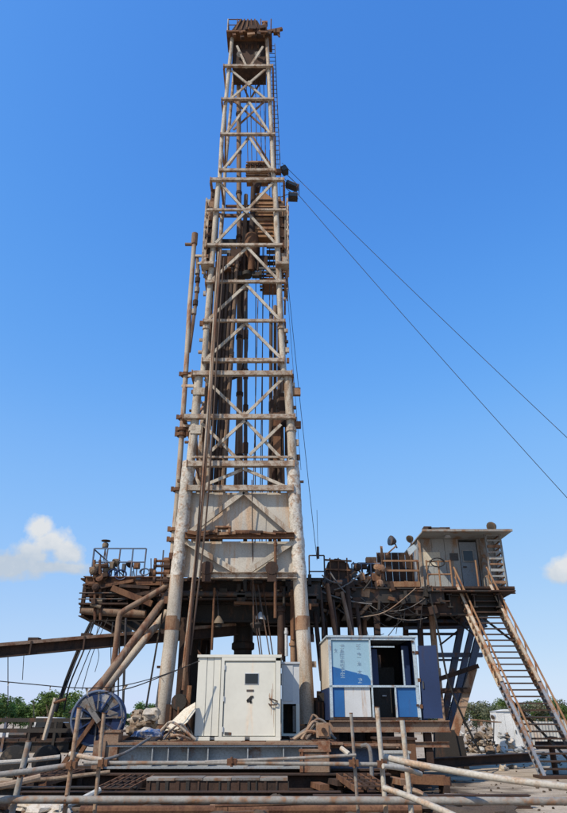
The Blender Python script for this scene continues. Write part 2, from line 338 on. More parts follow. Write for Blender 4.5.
def thing(name, label, cat, loc, group=None):
    o = bpy.data.objects.new(name, None); COL.objects.link(o); loc = XF @ V(loc); o.location = loc; WLOC[o.name] = loc
    o.empty_display_size = 0.2; o['label'] = label; o['category'] = cat
    if group: o['group'] = group
    return o
def dup(root, loc, label=None, rz=0.0, sc=1.0, group=None):
    r = root.copy(); COL.objects.link(r); r.location = V(loc); r.rotation_euler = (0, 0, rz); r.scale = (sc,) * 3; WLOC[r.name] = V(loc)
    if label: r['label'] = label
    if group: r['group'] = group
    for ch in root.children:
        c = ch.copy(); COL.objects.link(c); c.parent = r
        for gch in ch.children:
            d = gch.copy(); COL.objects.link(d); d.parent = c
    return r
def sag(p, q, s, n=14, wob=0.0):
    p, q = V(p), V(q); out = []
    for i in range(n + 1):
        t = i / n; v = p.lerp(q, t); v.z -= s * 4 * t * (1 - t)
        if wob and 0 < i < n: v += V((rnd.uniform(-wob, wob), rnd.uniform(-wob, wob), rnd.uniform(-wob, wob)))
        out.append(v)
    return out
def spline(pts, n=6):
    pts = [V(p) for p in pts]; out = []
    for i in range(len(pts) - 1):
        a = pts[max(i - 1, 0)]; b = pts[i]; c = pts[i + 1]; d = pts[min(i + 2, len(pts) - 1)]
        for k in range(n):
            t = k / n; out.append(0.5 * ((2 * b) + (c - a) * t + (2 * a - 5 * b + 4 * c - d) * t * t + (3 * b - a - 3 * c + d) * t ** 3))
    out.append(pts[-1]); return out

# ================================================================== THE SETTING
g = G(); N = 60
def gh(x, y):
    d = max(0.0, min(1.0, (abs(y - 20) - 14) / 40)); return 0.0 if d == 0 else 0.25 * d * mnoise.noise(V((x * 0.03, y * 0.03, 0)))
xs = [-900, -500, -300, -200, -140, -100] + [-80 + 4 * i for i in range(41)] + [100, 140, 200, 300, 500, 900]
ys = [-60, -40, -20] + [-10 + 3 * i for i in range(42)] + [125, 150, 190, 250, 350, 500, 800, 1300, 2000]
vs_ = [(x, y, gh(x, y)) for y in ys for x in xs]; nx = len(xs)
g.add(vs_, [(j * nx + i, j * nx + i + 1, (j + 1) * nx + i + 1, (j + 1) * nx + i) for j in range(len(ys) - 1) for i in range(nx - 1)])
mk('ground', g, 'ground_soil', kind='structure', smooth=True)
# loose stones and clods scattered over the pad
g = G()
for i in range(1500):
    y = 13 + 26 * rnd.random() ** 1.3; x = rnd.uniform(-0.62, 0.75) * y
    s = rnd.uniform(0.03, 0.10) * (1.6 if rnd.random() < 0.08 else 1)
    g.blob((x, y, s * 0.2), (s, s * rnd.uniform(0.6, 1), s * 0.6), i, 0.5, 5, 3, rnd.uniform(0, 6))
mk('loose_stones', g, 'earth_dark', kind='stuff', label='small stones and clods of soil scattered over the pad', cat='stones')

# ================================================================== MAST
YF = 22.0
def fr(px, py): return P(px, py, YF)
SECT = {'A': [(232.5, 266.5, 36), (229, 268.6, 70), (222, 271.8, 137), (219.5, 273.5, 183)],
        'B': [(218.5, 274.8, 183), (206.5, 281, 328), (203, 283.8, 376)],
        'C': [(199, 287.5, 376), (194, 291, 430), (190, 293, 468)],
        'D': [(189, 292.5, 462), (182, 296.5, 530), (177, 299.5, 576), (171, 303.5, 640), (160.5, 308, 724)]}
def yb(z): return YF + 2.7 - 1.0 * (z - 2) / 33
def rear(p): return V((p.x, yb(p.z), p.z))
mast = thing('drilling_mast', 'tall white lattice drilling mast rising from the centre of the rig', 'mast', (-1.6, 23.2, 1.1))
rad = {'A': 0.098, 'B': 0.12, 'C': 0.155}
for k in 'ABC':
    for side in (0, 1):
        pts = [fr(s[side], s[2]) for s in SECT[k]]
        for back in (0, 1):
            pp = [rear(p) for p in pts] if back else pts
            g = G()
            if k == 'C':
                g.path(pp, 0.165, 12)
            else: g.path(pp, rad[k] * (0.85 if back else 1), 10)
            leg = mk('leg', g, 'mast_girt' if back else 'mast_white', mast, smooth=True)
            # clamps and bolted couplings along the leg
            for t in ((0.33, 0.66) if not back else ()):
                a = pp[0].lerp(pp[-1], t) if len(pp) == 2 else pp[1]
                gg = G(); d = (pp[-1] - pp[0]).normalized(); gg.tube(a - d * 0.08, a + d * 0.08, rad[k] * 1.35, n=10); mk('coupling', gg, 'mast_girt', leg)
                break
for side in (0, 1):                    # the stout lower legs, wrapped in pale sheeting above, bare below
    pts = [fr(s[side], s[2]) for s in SECT['D']]
    g = G(); g.path(spline(pts[2:], 4), 0.235, 16); lg = mk('lower_leg', g, 'leg_white', mast, smooth=True)
    g = G(); sp = spline(pts[:3], 18)
    vsr = []
    for i, p in enumerate(sp):
        n = 16
        for j in range(n):
            an = 2 * math.pi * j / n; k = 0.235 + 0.035 * mnoise.noise(V((math.cos(an) * 1.5, math.sin(an) * 1.5, p.z * 3.3 + side * 9))) + 0.004 * ((i % 2) * 2 - 1)
            vsr.append(p + V((math.cos(an) * k, math.sin(an) * k, 0)))
    m_ = len(sp)
    g.add(vsr, [(i * n + j, i * n + (j + 1) % n, (i + 1) * n + (j + 1) % n, (i + 1) * n + j) for i in range(m_ - 1) for j in range(n)])
    mk('wrapped_leg', g, 'wrap_white', mast, smooth=True, label='mast leg wrapped in crumpled pale sheeting')
    g = G(); c = pts[3].lerp(pts[2], 0.25); g.tube(c - V((0, 0, 0.22)), c + V((0, 0, 0.22)), 0.242, n=16); mk('rust_band', g, 'rust_light', lg, smooth=True)
    g = G(); c = pts[-1]; g.box(c + V((0, 0, -0.1)), (0.9, 0.9, 0.12)).box(c + V((0, 0, -0.25)), (0.7, 0.7, 0.3)); mk('foot_plate', g, 'beam_rusty', lg)
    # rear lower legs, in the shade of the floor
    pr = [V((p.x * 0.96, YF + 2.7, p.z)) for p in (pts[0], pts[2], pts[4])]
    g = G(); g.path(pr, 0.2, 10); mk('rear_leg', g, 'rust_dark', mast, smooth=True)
# step pegs and small brackets up both front legs
for side in (0, 1):
    for k, n in (('B', 9), ('C', 5), ('D', 9)):
        T = SECT[k]
        for i in range(n):
            t = (i + 0.5) / n * (len(T) - 1); a = int(t); s0, s1 = T[a], T[min(a + 1, len(T) - 1)]; q = t - a
            p = fr(s0[side] + (s1[side] - s0[side]) * q, s0[2] + (s1[2] - s0[2]) * q); sx = -1 if side == 0 else 1
            rr_ = 0.25 if k == 'D' else 0.17
            if rnd.random() < 0.25: continue
            g = G(); g.box(p + V((sx * (rr_ + 0.03), rnd.uniform(-0.05, 0.08), rnd.uniform(-0.2, 0.2))), (rnd.uniform(0.08, 0.18), 0.1, rnd.uniform(0.06, 0.25))); mk('bracket', g, rnd.choice(['rust', 'rust_dark', 'mast_girt']), mast)
GIRTS = [(224, 273, 69.5, .17), (222, 274, 102.5, .15), (221, 275, 137.5, .15), (220, 275, 173.5, .17), (211, 284, 183, .2), (206, 286, 213, .13), (207, 283, 248, .16),
         (206, 285, 284.5, .15), (204, 285, 323.5, .15), (203, 284, 363, .2), (193, 292, 376, .24), (184, 295, 419, .22), (193, 292, 459, .1), (188, 294, 466, .26), (188, 293, 490, .24)]
for (a, b, y, w) in GIRTS:
    p, q = fr(a, y), fr(b, y); off = V((0, -0.19, 0))
    g = G(); w *= .78; g.bar(p + off, q + off, w, w, up=(0, 0, 1)); gi = mk('girt', g, 'mast_girt', mast)
    if w >= 0.11:
        for e in (p, q):
            gg = G(); gg.box(e + off + V((0, -0.0, 0)), (0.04, w * 1.2, w * 1.3)); mk('end_plate', gg, 'rust_light', gi)
    pr, qr = rear(p), rear(q)
    if y < 500:
      if y < 200:
        g = G(); g.bar(pr + V((0.1, 0.1, 0)), qr + V((-0.1, 0.1, 0)), w * 0.85, w * 0.85, up=(0, 0, 1)); mk('girt', g, 'rust', mast)
      for e, e2 in ((p, pr), (q, qr)):
            g = G(); g.bar(e + V((0, -0.08, 0)), e2, w * 0.7, w * 0.7, up=(0, 0, 1)); mk('side_girt', g, 'rust_light', mast)
BR = [(237, 47, 247, 69), (263, 49, 250, 69), (232, 72, 268, 102), (265, 72, 231, 101), (249, 104, 226, 135), (249, 104, 270, 136), (249, 139, 222, 172), (249, 139, 272, 173),
      (221, 185, 277, 246), (273, 185, 216, 245), (247, 249, 211, 282), (247, 249, 279, 283), (246, 286, 208, 321), (246, 286, 281, 323), (245, 325, 205, 361), (246, 325, 283, 362),
      (205, 380, 244, 417), (283, 380, 245, 417), (202, 424, 242, 464), (245, 422, 212, 452), (247, 423, 283, 461), (281, 426, 250, 456),
      (243, 470, 197, 489), (244, 470, 288, 489)]
for i, (a, b, c, d) in enumerate(BR):
    p, q = fr(a, b), fr(c, d); up = V((0, -1, 0)); o1 = V((0, -0.06 - 0.07 * (i % 2), 0)); w = 0.11 if b > 370 or b < 180 else 0.12
    g = G(); g.bar(p + o1, q + o1, w, 0.06, up=up); mk('brace', g, 'mast_white', mast)
    if b < 130:
        g = G(); g.bar(rear(p) + o1, rear(q) + o1, w * 0.8, 0.06, up=up); mk('brace', g, 'rust_light', mast)
for (x, y) in ((249, 87), (247, 214), (244.5, 418)):      # gusset plates where the cross braces meet
    p = fr(x, y); g = G(); g.box(p + V((0, -0.22, 0)), (0.26, 0.02, 0.26), ry=R(45)); mk('gusset', g, 'mast_white', mast)
zl = [fr(0, y).z for (_, _, y, w) in GIRTS if w >= .13]
for side in (0, 1):                    # braces on the two side faces
    for i in range(len(GIRTS) - 3):
        y0, y1 = GIRTS[i][2], GIRTS[i + 1][2]
        if y1 - y0 < 20: continue
        key = 'A' if y0 < 180 else 'B' if y0 < 370 else 'C'
        def lx(y):
            T = SECT[key]
            for s0, s1 in zip(T[:-1], T[1:]):
                if y <= s1[2]: t = (y - s0[2]) / (s1[2] - s0[2]); return s0[side] + (s1[side] - s0[side]) * t
            return T[-1][side]
        p, q = fr(lx(y0), y0), fr(lx(y1), y1)
        a, b = (p, rear(q)) if i % 2 else (rear(p), q)
        g = G(); g.bar(a, b, 0.07, 0.09, up=(1, 0, 0)); mk('brace', g, 'rust_light', mast)
# white wind plates with braces in front of them
PL = [((187, 492), (293, 492), (292.5, 536), (184, 536)), ((183, 541), (294, 541), (298, 577), (179, 577))]
for q4 in PL:
    for k in range(4):                 # each plate: four sheets side by side
        t0, t1 = k / 4 - 0.002, (k + 1) / 4 + 0.002
        (ax, ay), (bx, by), (cx_, cy_), (dx, dy) = q4
        pts = [fr(ax + (bx - ax) * t0, ay), fr(ax + (bx - ax) * t1, by), fr(dx + (cx_ - dx) * t1, cy_), fr(dx + (cx_ - dx) * t0, dy)]
        pts = [p + V((0, 0.05 + 0.016 * (k % 2), 0)) for p in pts]
        g = G(); g.prism(pts, (0, 0.012, 0)); mk('wind_plate', g, 'panel_white', mast)
for (a, b, c, d) in [(244, 493, 190, 534), (244, 493, 291, 534), (187, 543, 242, 576), (293, 543, 243, 576)]:
    p, q = fr(a, b), fr(c, d); g = G(); g.bar(p + V((0, -0.12, 0)), q + V((0, -0.12, 0)), 0.17, 0.12, up=(0, -1, 0)); mk('brace', g, 'mast_white', mast)
for (a, b, y, w, m_) in [(186, 294, 537.5, .2, 'rust'), (200, 297, 577, .2, 'mast_girt')]:
    p, q = fr(a, y), fr(b, y); g = G(); g.ibeam(p + V((0, -0.24, 0)), q + V((0, -0.24, 0)), 0.2, w, up=(0, 0, 1)); mk('girt', g, m_, mast)
for i in range(18):                    # dirt, boards and clamps lying on the middle girt
    x = rnd.uniform(190, 290); p = fr(x, 535.5 + rnd.uniform(-1, 1.5)); g = G(); g.box(p + V((0, -0.28, 0.02)), (rnd.uniform(0.1, 0.7), rnd.uniform(.05, .2), rnd.uniform(0.03, 0.13)), ry=rnd.uniform(-.2, .2))
    mk('cleat', g, rnd.choice(['rust', 'rust_dark', 'rust_light']), mast)
p = fr(224, 530); g = G(); g.box(p + V((0, -0.3, 0)), (0.55, 0.3, 0.06)); g.box(p + V((-.22, -0.3, -.1)), (0.08, 0.25, 0.2)); g.box(p + V((.22, -0.3, -.1)), (0.08, 0.25, 0.2)); mk('lamp_bracket', g, 'rust_light', mast)
for x in (208, 272):                   # padeyes above the bottom girt
    p = fr(x, 570); g = G(); g.lathe(p + V((0, -0.25, 0)), [(0.22, 0), (0.22, 0.12)], 12, (0, -1, 0)); g.box(p + V((0, -0.3, -0.25)), (0.3, 0.1, 0.4)); mk('sheave', g, 'rust_dark', mast, smooth=True)
# crown: platform, sheave housing, hand rails and gin arm
g = G(); c = fr(249.5, 38); cz = c.z
g.box((c.x, YF + 0.2, cz), (2.4, 1.2, 0.1)); mk('crown_platform', g, 'rust', mast)
g = G(); g.box((c.x, YF + 0.75, cz - 1.0), (1.75, 1.2, 1.85)); hs = mk('crown_housing', g, 'rust_dark', mast)
for dx in (-0.45, -0.15, 0.15, 0.45):
    gg = G(); gg.lathe((c.x + dx - 0.05, YF + 0.55, cz - 0.5), [(0.25, 0), (0.5, 0), (0.42, 0.04), (0.42, 0.07), (0.5, 0.11), (0.25, 0.11)], 16, (1, 0, 0)); mk('crown_sheave', gg, 'rust', hs, smooth=True)
for dx in (-0.5, 0.45):
    gg = G(); gg.lathe((c.x + dx, YF - 0.02, cz - 1.35), [(0.15, 0), (0.12, 0.06), (0.05, 0.1)], 10, (0, 0.3, 1)); mk('crown_lamp', gg, 'light_grey', hs, smooth=True)
g = G(); g.prism([(c.x - 0.95, YF - 0.36, cz + 0.06), (c.x + 0.75, YF - 0.36, cz + 0.06), (c.x + 0.4, YF - 0.36, cz + 0.95), (c.x - 0.55, YF - 0.36, cz + 0.95)], (0, 1.0, 0)); mk('crown_block', g, 'rust_dark', mast)
for i in range(5):
    g = G(); g.bar((c.x - 0.75 + 0.3 * i, YF - 0.39, cz + 0.06), (c.x - 0.45 + 0.18 * i, YF - 0.39, cz + 0.98), 0.07, 0.05, up=(0, -1, 0)); mk('crown_rib', g, 'rust', mast)
for i in range(16):
    g = G(); x = rnd.uniform(-1.05, 1.0); g.box((c.x + x, YF - .4 + rnd.uniform(-.05, .2), cz + rnd.uniform(-.35, .25)), (rnd.uniform(.1, .5), .15, rnd.uniform(.08, .3)), ry=rnd.uniform(-.3, .3)); mk('crown_bracket', g, rnd.choice(['rust', 'rust_dark', 'rust_dark', 'rust_light']), mast)
for x in (-1.15, -0.65, 0.6, 1.15):
    g = G(); g.tube((c.x + x, YF - 0.35, cz), (c.x + x, YF - 0.35, cz + 1.05), 0.03); mk('rail_post', g, 'mast_white' if x < -1 else 'rust', mast)
for z in (0.55, 1.02):
    g = G(); g.tube((c.x - 1.15, YF - 0.35, cz + z), (c.x - 0.4, YF - 0.35, cz + z), 0.025); mk('rail', g, 'rust', mast)
    g = G(); g.tube((c.x - 1.15, YF - 0.35, cz + z), (c.x - 1.15, YF + 1.8, cz + z), 0.025); mk('rail', g, 'rust', mast)
g = G(); g.tube((c.x + 0.85, YF, cz), (c.x + 0.78, YF, cz + 1.15), 0.13, n=10); g.box((c.x + 0.8, YF, cz + 1.2), (0.3, 0.25, 0.14)); mk('gin_post', g, 'rust_light', mast)
g = G(); g.bar((c.x + 0.8, YF, cz + 0.45), (c.x + 1.75, YF, cz + 0.75), 0.14, 0.16); g.box((c.x + 1.45, YF, cz + 0.5), (0.35, 0.2, 0.3)); g.tube((c.x + 1.3, YF, cz + .7), (c.x + 1.6, YF, cz + .1), .05); mk('gin_arm', g, 'rust', mast)
# ladder with hoops up the right side
lt, lb = P(267.5, 44, YF + 0.9), P(272.5, 181, YF + 1.0); lad = []
for dx in (0.06, 0.40):
    g = G(); g.bar(lt + V((dx, 0, 0)), lb + V((dx, 0, 0)), 0.04, 0.06); lad.append(mk('ladder_rail', g, 'steel_dark', mast))
for i in range(32):
    p = lt.lerp(lb, (i + .5) / 32); g = G(); g.tube(p + V((-.02, 0, 0)), p + V((.42, 0, 0)), 0.017, n=5); mk('rung', g, 'steel_dark', lad[0])
for i in range(0):
    p = lt.lerp(lb, (i + .5) / 9); pts = [p + V((0.2 + 0.36 * math.cos(a), -0.1 - 0.36 * math.sin(a), 0)) for a in [math.pi * j / 8 for j in range(9)]]
    g = G(); g.path(pts, 0.014, 4); mk('cage_hoop', g, 'steel_dark', lad[1])
# racking board: side wind guards, fingers and the board itself
zb, zt = fr(0, 262).z, fr(0, 206).z
for sx, px0, px1 in ((-1, 208, 212), (1, 284, 283)):
    xo = fr(px0, 240).x + sx * 0.05
    for i in range(4):
        y0 = YF + 0.0 + i * 0.62; g = G(); g.box((xo + sx * 0.02 * (i % 2), y0 + 0.3, (zb + zt) / 2 + rnd.uniform(-.15, .15)), (0.025, 0.6, zt - zb - rnd.uniform(0, .5))); mk('wind_guard', g, 'rust_light' if i % 2 else 'pipe_pale', mast)
    for z in (zb - 0.1, (zb + zt) / 2, zt):
        g = G(); g.bar((xo + sx * 0.08, YF - 0.25, z), (xo + sx * 0.08, YF + 2.5, z), 0.09, 0.09); mk('guard_rail', g, 'mast_girt', mast)
    for i in range(4):
        g = G(); y0 = YF - 0.22 + i * 0.85; g.bar((xo + sx * 0.1, y0, zb - 0.35), (xo + sx * 0.1, y0, zt + 0.25), 0.07, 0.07); mk('guard_post', g, 'mast_girt', mast)
    g = G(); g.box((xo - sx * 0.12, YF - 0.1, zb - 0.3), (0.55, 0.5, 0.12)); g.box((xo, YF - .2, zb - .15), (.14, .2, .3)); mk('board_bracket', g, 'mast_girt', mast)
    for i in range(7):
        g = G(); y0 = YF + 0.5 + i * 0.26; x1 = xo - sx * 1.15; g.bar((xo, y0, zb + 0.05), (x1, y0, zb + 0.05), 0.07, 0.1); mk('finger', g, 'steel_dark', mast)
for sx, pxo in ((-1, 205.5), (1, 287.5)):       # outer basket ends, seen from the front
    for i in range(5):
        p = P(pxo - sx * 1.9 * i * .9, 240, YF + .05 * (i % 2)); z0 = zb + rnd.uniform(-.9, .1); z1 = zt + rnd.uniform(-.7, .5); g = G(); g.box((p.x, YF + .12 + .05 * (i % 2), (z0 + z1) / 2), (rnd.uniform(.1, .2), .06, z1 - z0)); mk('basket_slat', g, ['pipe_pale', 'rust', 'rust_dark', 'rust_light', 'rust'][i], mast)
    for i in range(7):
        p = P(pxo - sx * 3.2, 240, YF); z = zb - .3 + (zt - zb + .3) * i / 6; g = G(); g.box((p.x, YF + .05, z), (.42, .05, .07)); mk('basket_bar', g, rnd.choice(['rust', 'rust_light', 'rust_dark']), mast)
g = G(); p = P(250, 245, YF + 1.9); g.box(p, (.95, .06, 3.0)); mk('board_panel', g, 'rust_dark', mast)
xl, xr = fr(210, 240).x, fr(282, 240).x
for i in range(9):                     # slatted guard at the back of the board
    z = zb - 0.5 + i * 0.34; seg = ((xl, xl + 0.95), (xr - 0.75, xr))
    for a, b in seg:
        g = G(); g.box(((a + b) / 2, YF + 2.3, z + 0.9), (b - a, 0.03, 0.2), rx=R(22)); mk('slat', g, 'steel_dark' if i % 3 else 'grey_sheet', mast)
g = G(); g.box((xl + 0.5, YF + 1.2, zb - 0.1), (0.9, 1.9, 0.06)); mk('board_deck', g, 'rust', mast)
g = G(); g.box((xr - 0.45, YF + 1.6, zb - 0.1), (0.8, 1.2, 0.06)); mk('board_deck', g, 'rust', mast)
# tall brown guide pipe standing inside the mast
g = G(); a, b = P(238.5, 62, YF + 1.5), P(240, 490, YF + 1.6); g.path([a, a.lerp(b, .5), b], 0.12, 10); gp = mk('guide_pipe', g, 'pipe_brown', mast, smooth=True)
for i in range(9):
    p = a.lerp(b, (i + .5) / 9); gg = G(); gg.tube(p - V((0, 0, .08)), p + V((0, 0, .08)), .15, n=10); mk('pipe_collar', gg, 'rust_dark', gp)
g = G(); a, b = P(246, 195, YF + 1.8), P(236, 490, YF + 1.9); g.tube(a, b, 0.1, n=8); mk('guide_pipe', g, 'pipe_brown', mast, smooth=True)
for (x0, y0, x1, y1, r_, dY, m_) in ((278, 265, 283, 490, .08, .7, 'pipe_brown'), (275.5, 390, 279, 490, .1, .9, 'pipe_pale'), (272, 400, 274, 490, .06, .5, 'rust_dark'), (212, 275, 203, 490, .09, .4, 'pipe_brown'), (216, 280, 207, 490, .06, .3, 'pipe_pale')):
    g = G(); a, b = P(x0, y0, YF + dY), P(x1, y1, YF + dY); g.tube(a, b, r_, n=8); mk('guide_pipe', g, m_, mast, smooth=True)
g = G(); g.path(spline([P(x, y, YF + 1.2) for x, y in ((243, 285), (242, 310), (246, 330), (246.5, 350), (243, 368), (238, 376), (228, 380))], 5), .06, 8); mk('rotary_hose', g, 'rust_dark', mast, smooth=True)
# small plates, boxes and brackets fixed inside the mast
for (x, y, w, h, dY, m_) in [(277, 205, .35, .9, .5, 'rust_light'), (214, 200, .3, 1.2, .5, 'rust'), (211, 230, .3, 1.5, .3, 'rust_light'), (277, 172, .4, .25, .4, 'rust'), (272, 178, .35, .6, .6, 'rust_dark'),
                      (199, 392, .45, .3, -.1, 'mast_white'), (196, 430, .4, .35, -.1, 'mast_white'), (296, 392, .35, .3, .1, 'rust_light'), (277, 440, .28, 2.2, .2, 'rust'), (297, 425, .3, .25, 0, 'rust'), (284, 345, .22, .8, .4, 'rust_light'),
                      (206, 432, .25, .8, .4, 'rust'), (211, 212, .22, 1.1, .1, 'rust_light'), (213, 238, .3, 1.6, .5, 'rust'), (209, 258, .28, .9, .2, 'pipe_pale'), (281, 214, .25, 1.4, .2, 'rust_light'), (283, 240, .3, 1.5, .3, 'rust'), (285, 262, .3, .8, .1, 'pipe_pale'), (280, 252, .25, 1.0, .6, 'rust_dark'), (216, 222, .22, 2.0, .8, 'rust_dark'), (277, 232, .2, 1.8, .7, 'rust'), (236, 256, .5, .7, .6, 'rust_dark'), (228, 262, .6, .5, .5, 'rust'), (262, 262, .5, .6, .9, 'rust_dark'), (212, 410, .22, 1.3, .5, 'rust_dark'), (283, 410, .25, 1.4, .6, 'rust_dark'), (288, 440, .25, 1.2, .5, 'rust_dark')]:
    p = P(x, y, YF + dY); g = G(); g.box(p, (w, .18, h)); mk('bracket_plate', g, m_, mast)

# ================================================================== THINGS HUNG IN THE MAST
blk = thing('travelling_block', 'rust-brown travelling block hanging high inside the mast', 'block', P(258, 187, YF + 1.0))
c = P(257, 175, YF + 1.0)
g = G(); g.prism([c + V((x, -0.3, z)) for x, z in ((-.5, -.45), (-.55, .35), (-.35, .62), (.4, .62), (.6, .35), (.55, -.45))], (0, .6, 0)); mk('cheek_plate', g, 'block_paint', blk)
for i in range(6):
    g = G(); g.box(c + V((0, -.33, -.35 + i * .17)), (1.05, .04, .05)); mk('guard_strip', g, 'rust_light' if i % 2 else 'rust_dark', blk)
for x in (-.33, -.11, .11, .33):
    g = G(); g.lathe(c + V((x - .05, 0, .15)), [(.2, 0), (.46, 0), (.4, .04), (.4, .06), (.46, .1), (.2, .1)], 16, (1, 0, 0)); mk('sheave', g, 'rust', blk, smooth=True)
g = G(); g.prism([c + V((x, -.2, z)) for x, z in ((-.22, -.45), (.22, -.45), (.12, -1.0), (-.12, -1.0))], (0, .4, 0)); mk('clevis', g, 'rust_dark', blk)
swv = thing('hook_and_swivel', 'big brown hook and swivel hanging below the travelling block', 'swivel', P(255, 290, YF + 1.0))
c = P(262, 213, YF + 1.1)
g = G(); g.prism([c + V((x, -.3, z)) for x, z in ((-.4, -1.7), (-.5, .4), (-.25, .95), (.15, 1.0), (.55, .55), (.62, -1.7))], (0, .6, 0)); mk('housing', g, 'block_paint', swv)
for i in range(9):
    g = G(); g.box(c + V((.05, -.33, -1.5 + i * .25)), (.95, .04, .05)); mk('guard_strip', g, 'rust_light' if i % 2 else 'rust_dark', swv)
g = G(); g.tube(c + V((-.42, -.4, 1.2)), c + V((-.42, -.4, -3.6)), .12, n=10); mk('hook_shank', g, 'rust_dark', swv, smooth=True)
g = G(); g.lathe(c + V((-.42, -.4, -2.5)), [(.12, .8), (.3, .75), (.34, .3), (.3, -.2), (.16, -.45), (.14, -1.2)][::-1], 12); mk('swivel_body', g, 'rust', swv, smooth=True)
for s in (-1, 1):
    g = G(); g.path([c + V((-.42 + s * .2, -.4, -1.8)), c + V((-.42 + s * .34, -.4, -2.6)), c + V((-.42 + s * .3, -.4, -3.7))], .045, 6); mk('bail', g, 'rust_dark', swv, smooth=True)
el = P(247, 274, YF + 0.8)
elv = thing('pipe_elevator', 'dark pipe elevator clamp hanging in the middle of the mast', 'elevator', el)
g = G(); g.lathe(el + V((0, 0, -.25)), [(.12, .1), (.22, .12), (.24, .28), (.18, .34), (.1, .4)], 12); mk('body', g, 'oily_black', elv, smooth=True)
for s in (-1, 1):
    g = G(); g.box(el + V((s * .42, 0, -.05)), (.4, .22, .22)); g.box(el + V((s * .6, 0, .02)), (.12, .3, .34)); mk('ear', g, 'oily_black', elv)
    g = G(); g.tube(el + V((s * .33, 0, .1)), el + V((s * .2, .1, 1.5)), .035, n=6); mk('link', g, 'rust_dark', elv)
kl = P(246, 282, YF + 0.8); kb = P(245, 600, YF + .9)
kel = thing('kelly_pipe', 'single dark pipe hanging down the middle of the mast', 'pipe', kb)
g = G(); g.tube(kl, kb, .075, n=8); mk('pipe_body', g, 'steel_dark', kel, smooth=True)
for t in (.02, .2, .34, .46, .58, .75):
    p = kl.lerp(kb, t); g = G(); g.tube(p - V((0, 0, .22)), p + V((0, 0, .22)), .105, n=8); mk('tool_joint', g, 'rust_dark', kel, smooth=True)
# drilling lines from the crown to the block and down to the drawworks
for i, (x, y, x2, y2, dY) in enumerate([(246, 60, 248, 168, .9), (250, 60, 252, 168, 1.0), (255, 60, 257, 168, 1.0), (259, 60, 262, 168, 1.1), (263, 60, 266, 168, 1.1)]):
    g = G(); g.tube(P(x, y, YF + dY), P(x2, y2, YF + dY), 0.022, n=5); mk('drilling_line', g, 'wire_rope', label='thin drilling line between the crown and the travelling block', cat='cable', group='drilling lines above the block')
for i, (x, y, x2, y2, dY) in enumerate([(263, 185, 262, 590, 1.6), (266, 100, 259, 590, 1.5), (270, 150, 269, 590, 1.3), (258, 300, 251, 590, .5), (256, 240, 255, 585, 1.7), (274, 255, 265, 585, 1.2)]):
    g = G(); g.tube(P(x, y, YF + dY), P(x2, y2, YF + dY), 0.02, n=5); mk('hoist_line', g, 'wire_rope', label='thin wire rope running down inside the mast to the rig floor', cat='cable', group='wire ropes inside the mast')
# racked pipe stands behind the left and right legs
zt_ = zb + 0.35; zf = 6.15
k = 0
for row in range(2):
    for i in range(5):
        x0 = -2.8 + 0.17 * i + 0.05 * row + (0.0 if row else .06); y0 = YF + 0.55 + row * 0.34 + 0.03 * (i % 2)
        lean = rnd.uniform(-.03, .05); top = zt_ + rnd.uniform(-0.5, 0.9)
        g = G(); pb, pt = V((x0 - .22 + rnd.uniform(-.05, .05), y0 + .1, zf)), V((x0 + lean, y0, top)); g.tube(pb, pt, .075, n=7)
        for t in (.33, .66, .985):
            p = pb.lerp(pt, t); g.tube(p - V((0, 0, .2)), p + V((0, 0, .2)), .098, n=7)
        mk('drill_pipe_stand', g, rnd.choice(['drill_pipe', 'drill_pipe', 'pipe_brown']), smooth=True, label='brown drill pipe standing racked upright inside the left of the mast', cat='pipe', group='pipes racked at the left of the mast')
for i in range(3):
    x0 = -0.52 + 0.16 * i; y0 = YF + 0.6 + .22 * (i % 2); g = G(); top = fr(0, 300).z + rnd.uniform(-.8, 1.2) + (2 if i == 3 else 0); pb, pt = V((x0 + .05, y0, zf)), V((x0, y0, top)); g.tube(pb, pt, .07, n=7)
    for t in (.3, .6, .98):
        p = pb.lerp(pt, t); g.tube(p - V((0, 0, .2)), p + V((0, 0, .2)), .092, n=7)
    mk('drill_pipe_stand', g, 'pipe_brown' if i % 2 else 'drill_pipe', smooth=True, label='brown drill pipe standing racked upright inside the right of the mast', cat='pipe', group='pipes racked at the right of the mast')
# the rusty hose and cable bundle down the front left of the mast
for i, (pts, r, m_) in enumerate([([(221, 250, -.45), (215, 330, -.5), (209, 420, -.55), (201, 520, -.65), (186, 660, -.8), (183, 690, -.8)], .05, 'pipe_brown'),
        ([(218.5, 252, -.4), (213, 330, -.45), (207, 420, -.6), (198, 530, -.7), (183, 668, -.7)], .035, 'pipe_pale'), ([(224, 258, -.4), (218, 340, -.5), (212, 440, -.6), (205, 530, -.7), (190, 655, -.8)], .032, 'drill_pipe'),
        ([(216, 262, -.4), (213, 340, -.4), (205, 440, -.6), (197, 540, -.75), (187, 672, -.9)], .03, 'rust_dark')]):
    q = spline([P(x, y, YF + d) for x, y, d in pts], 6); g = G(); g.path(q, r, 8)
    mk('mud_hose', g, m_, smooth=True, label=['thickest brown hose of the bundle down the mast front', 'pale tan hose at the left of the bundle down the mast front', 'dark brown hose at the right of the bundle down the mast front', 'thin rust-dark hose behind the bundle down the mast front'][i], cat='hose')
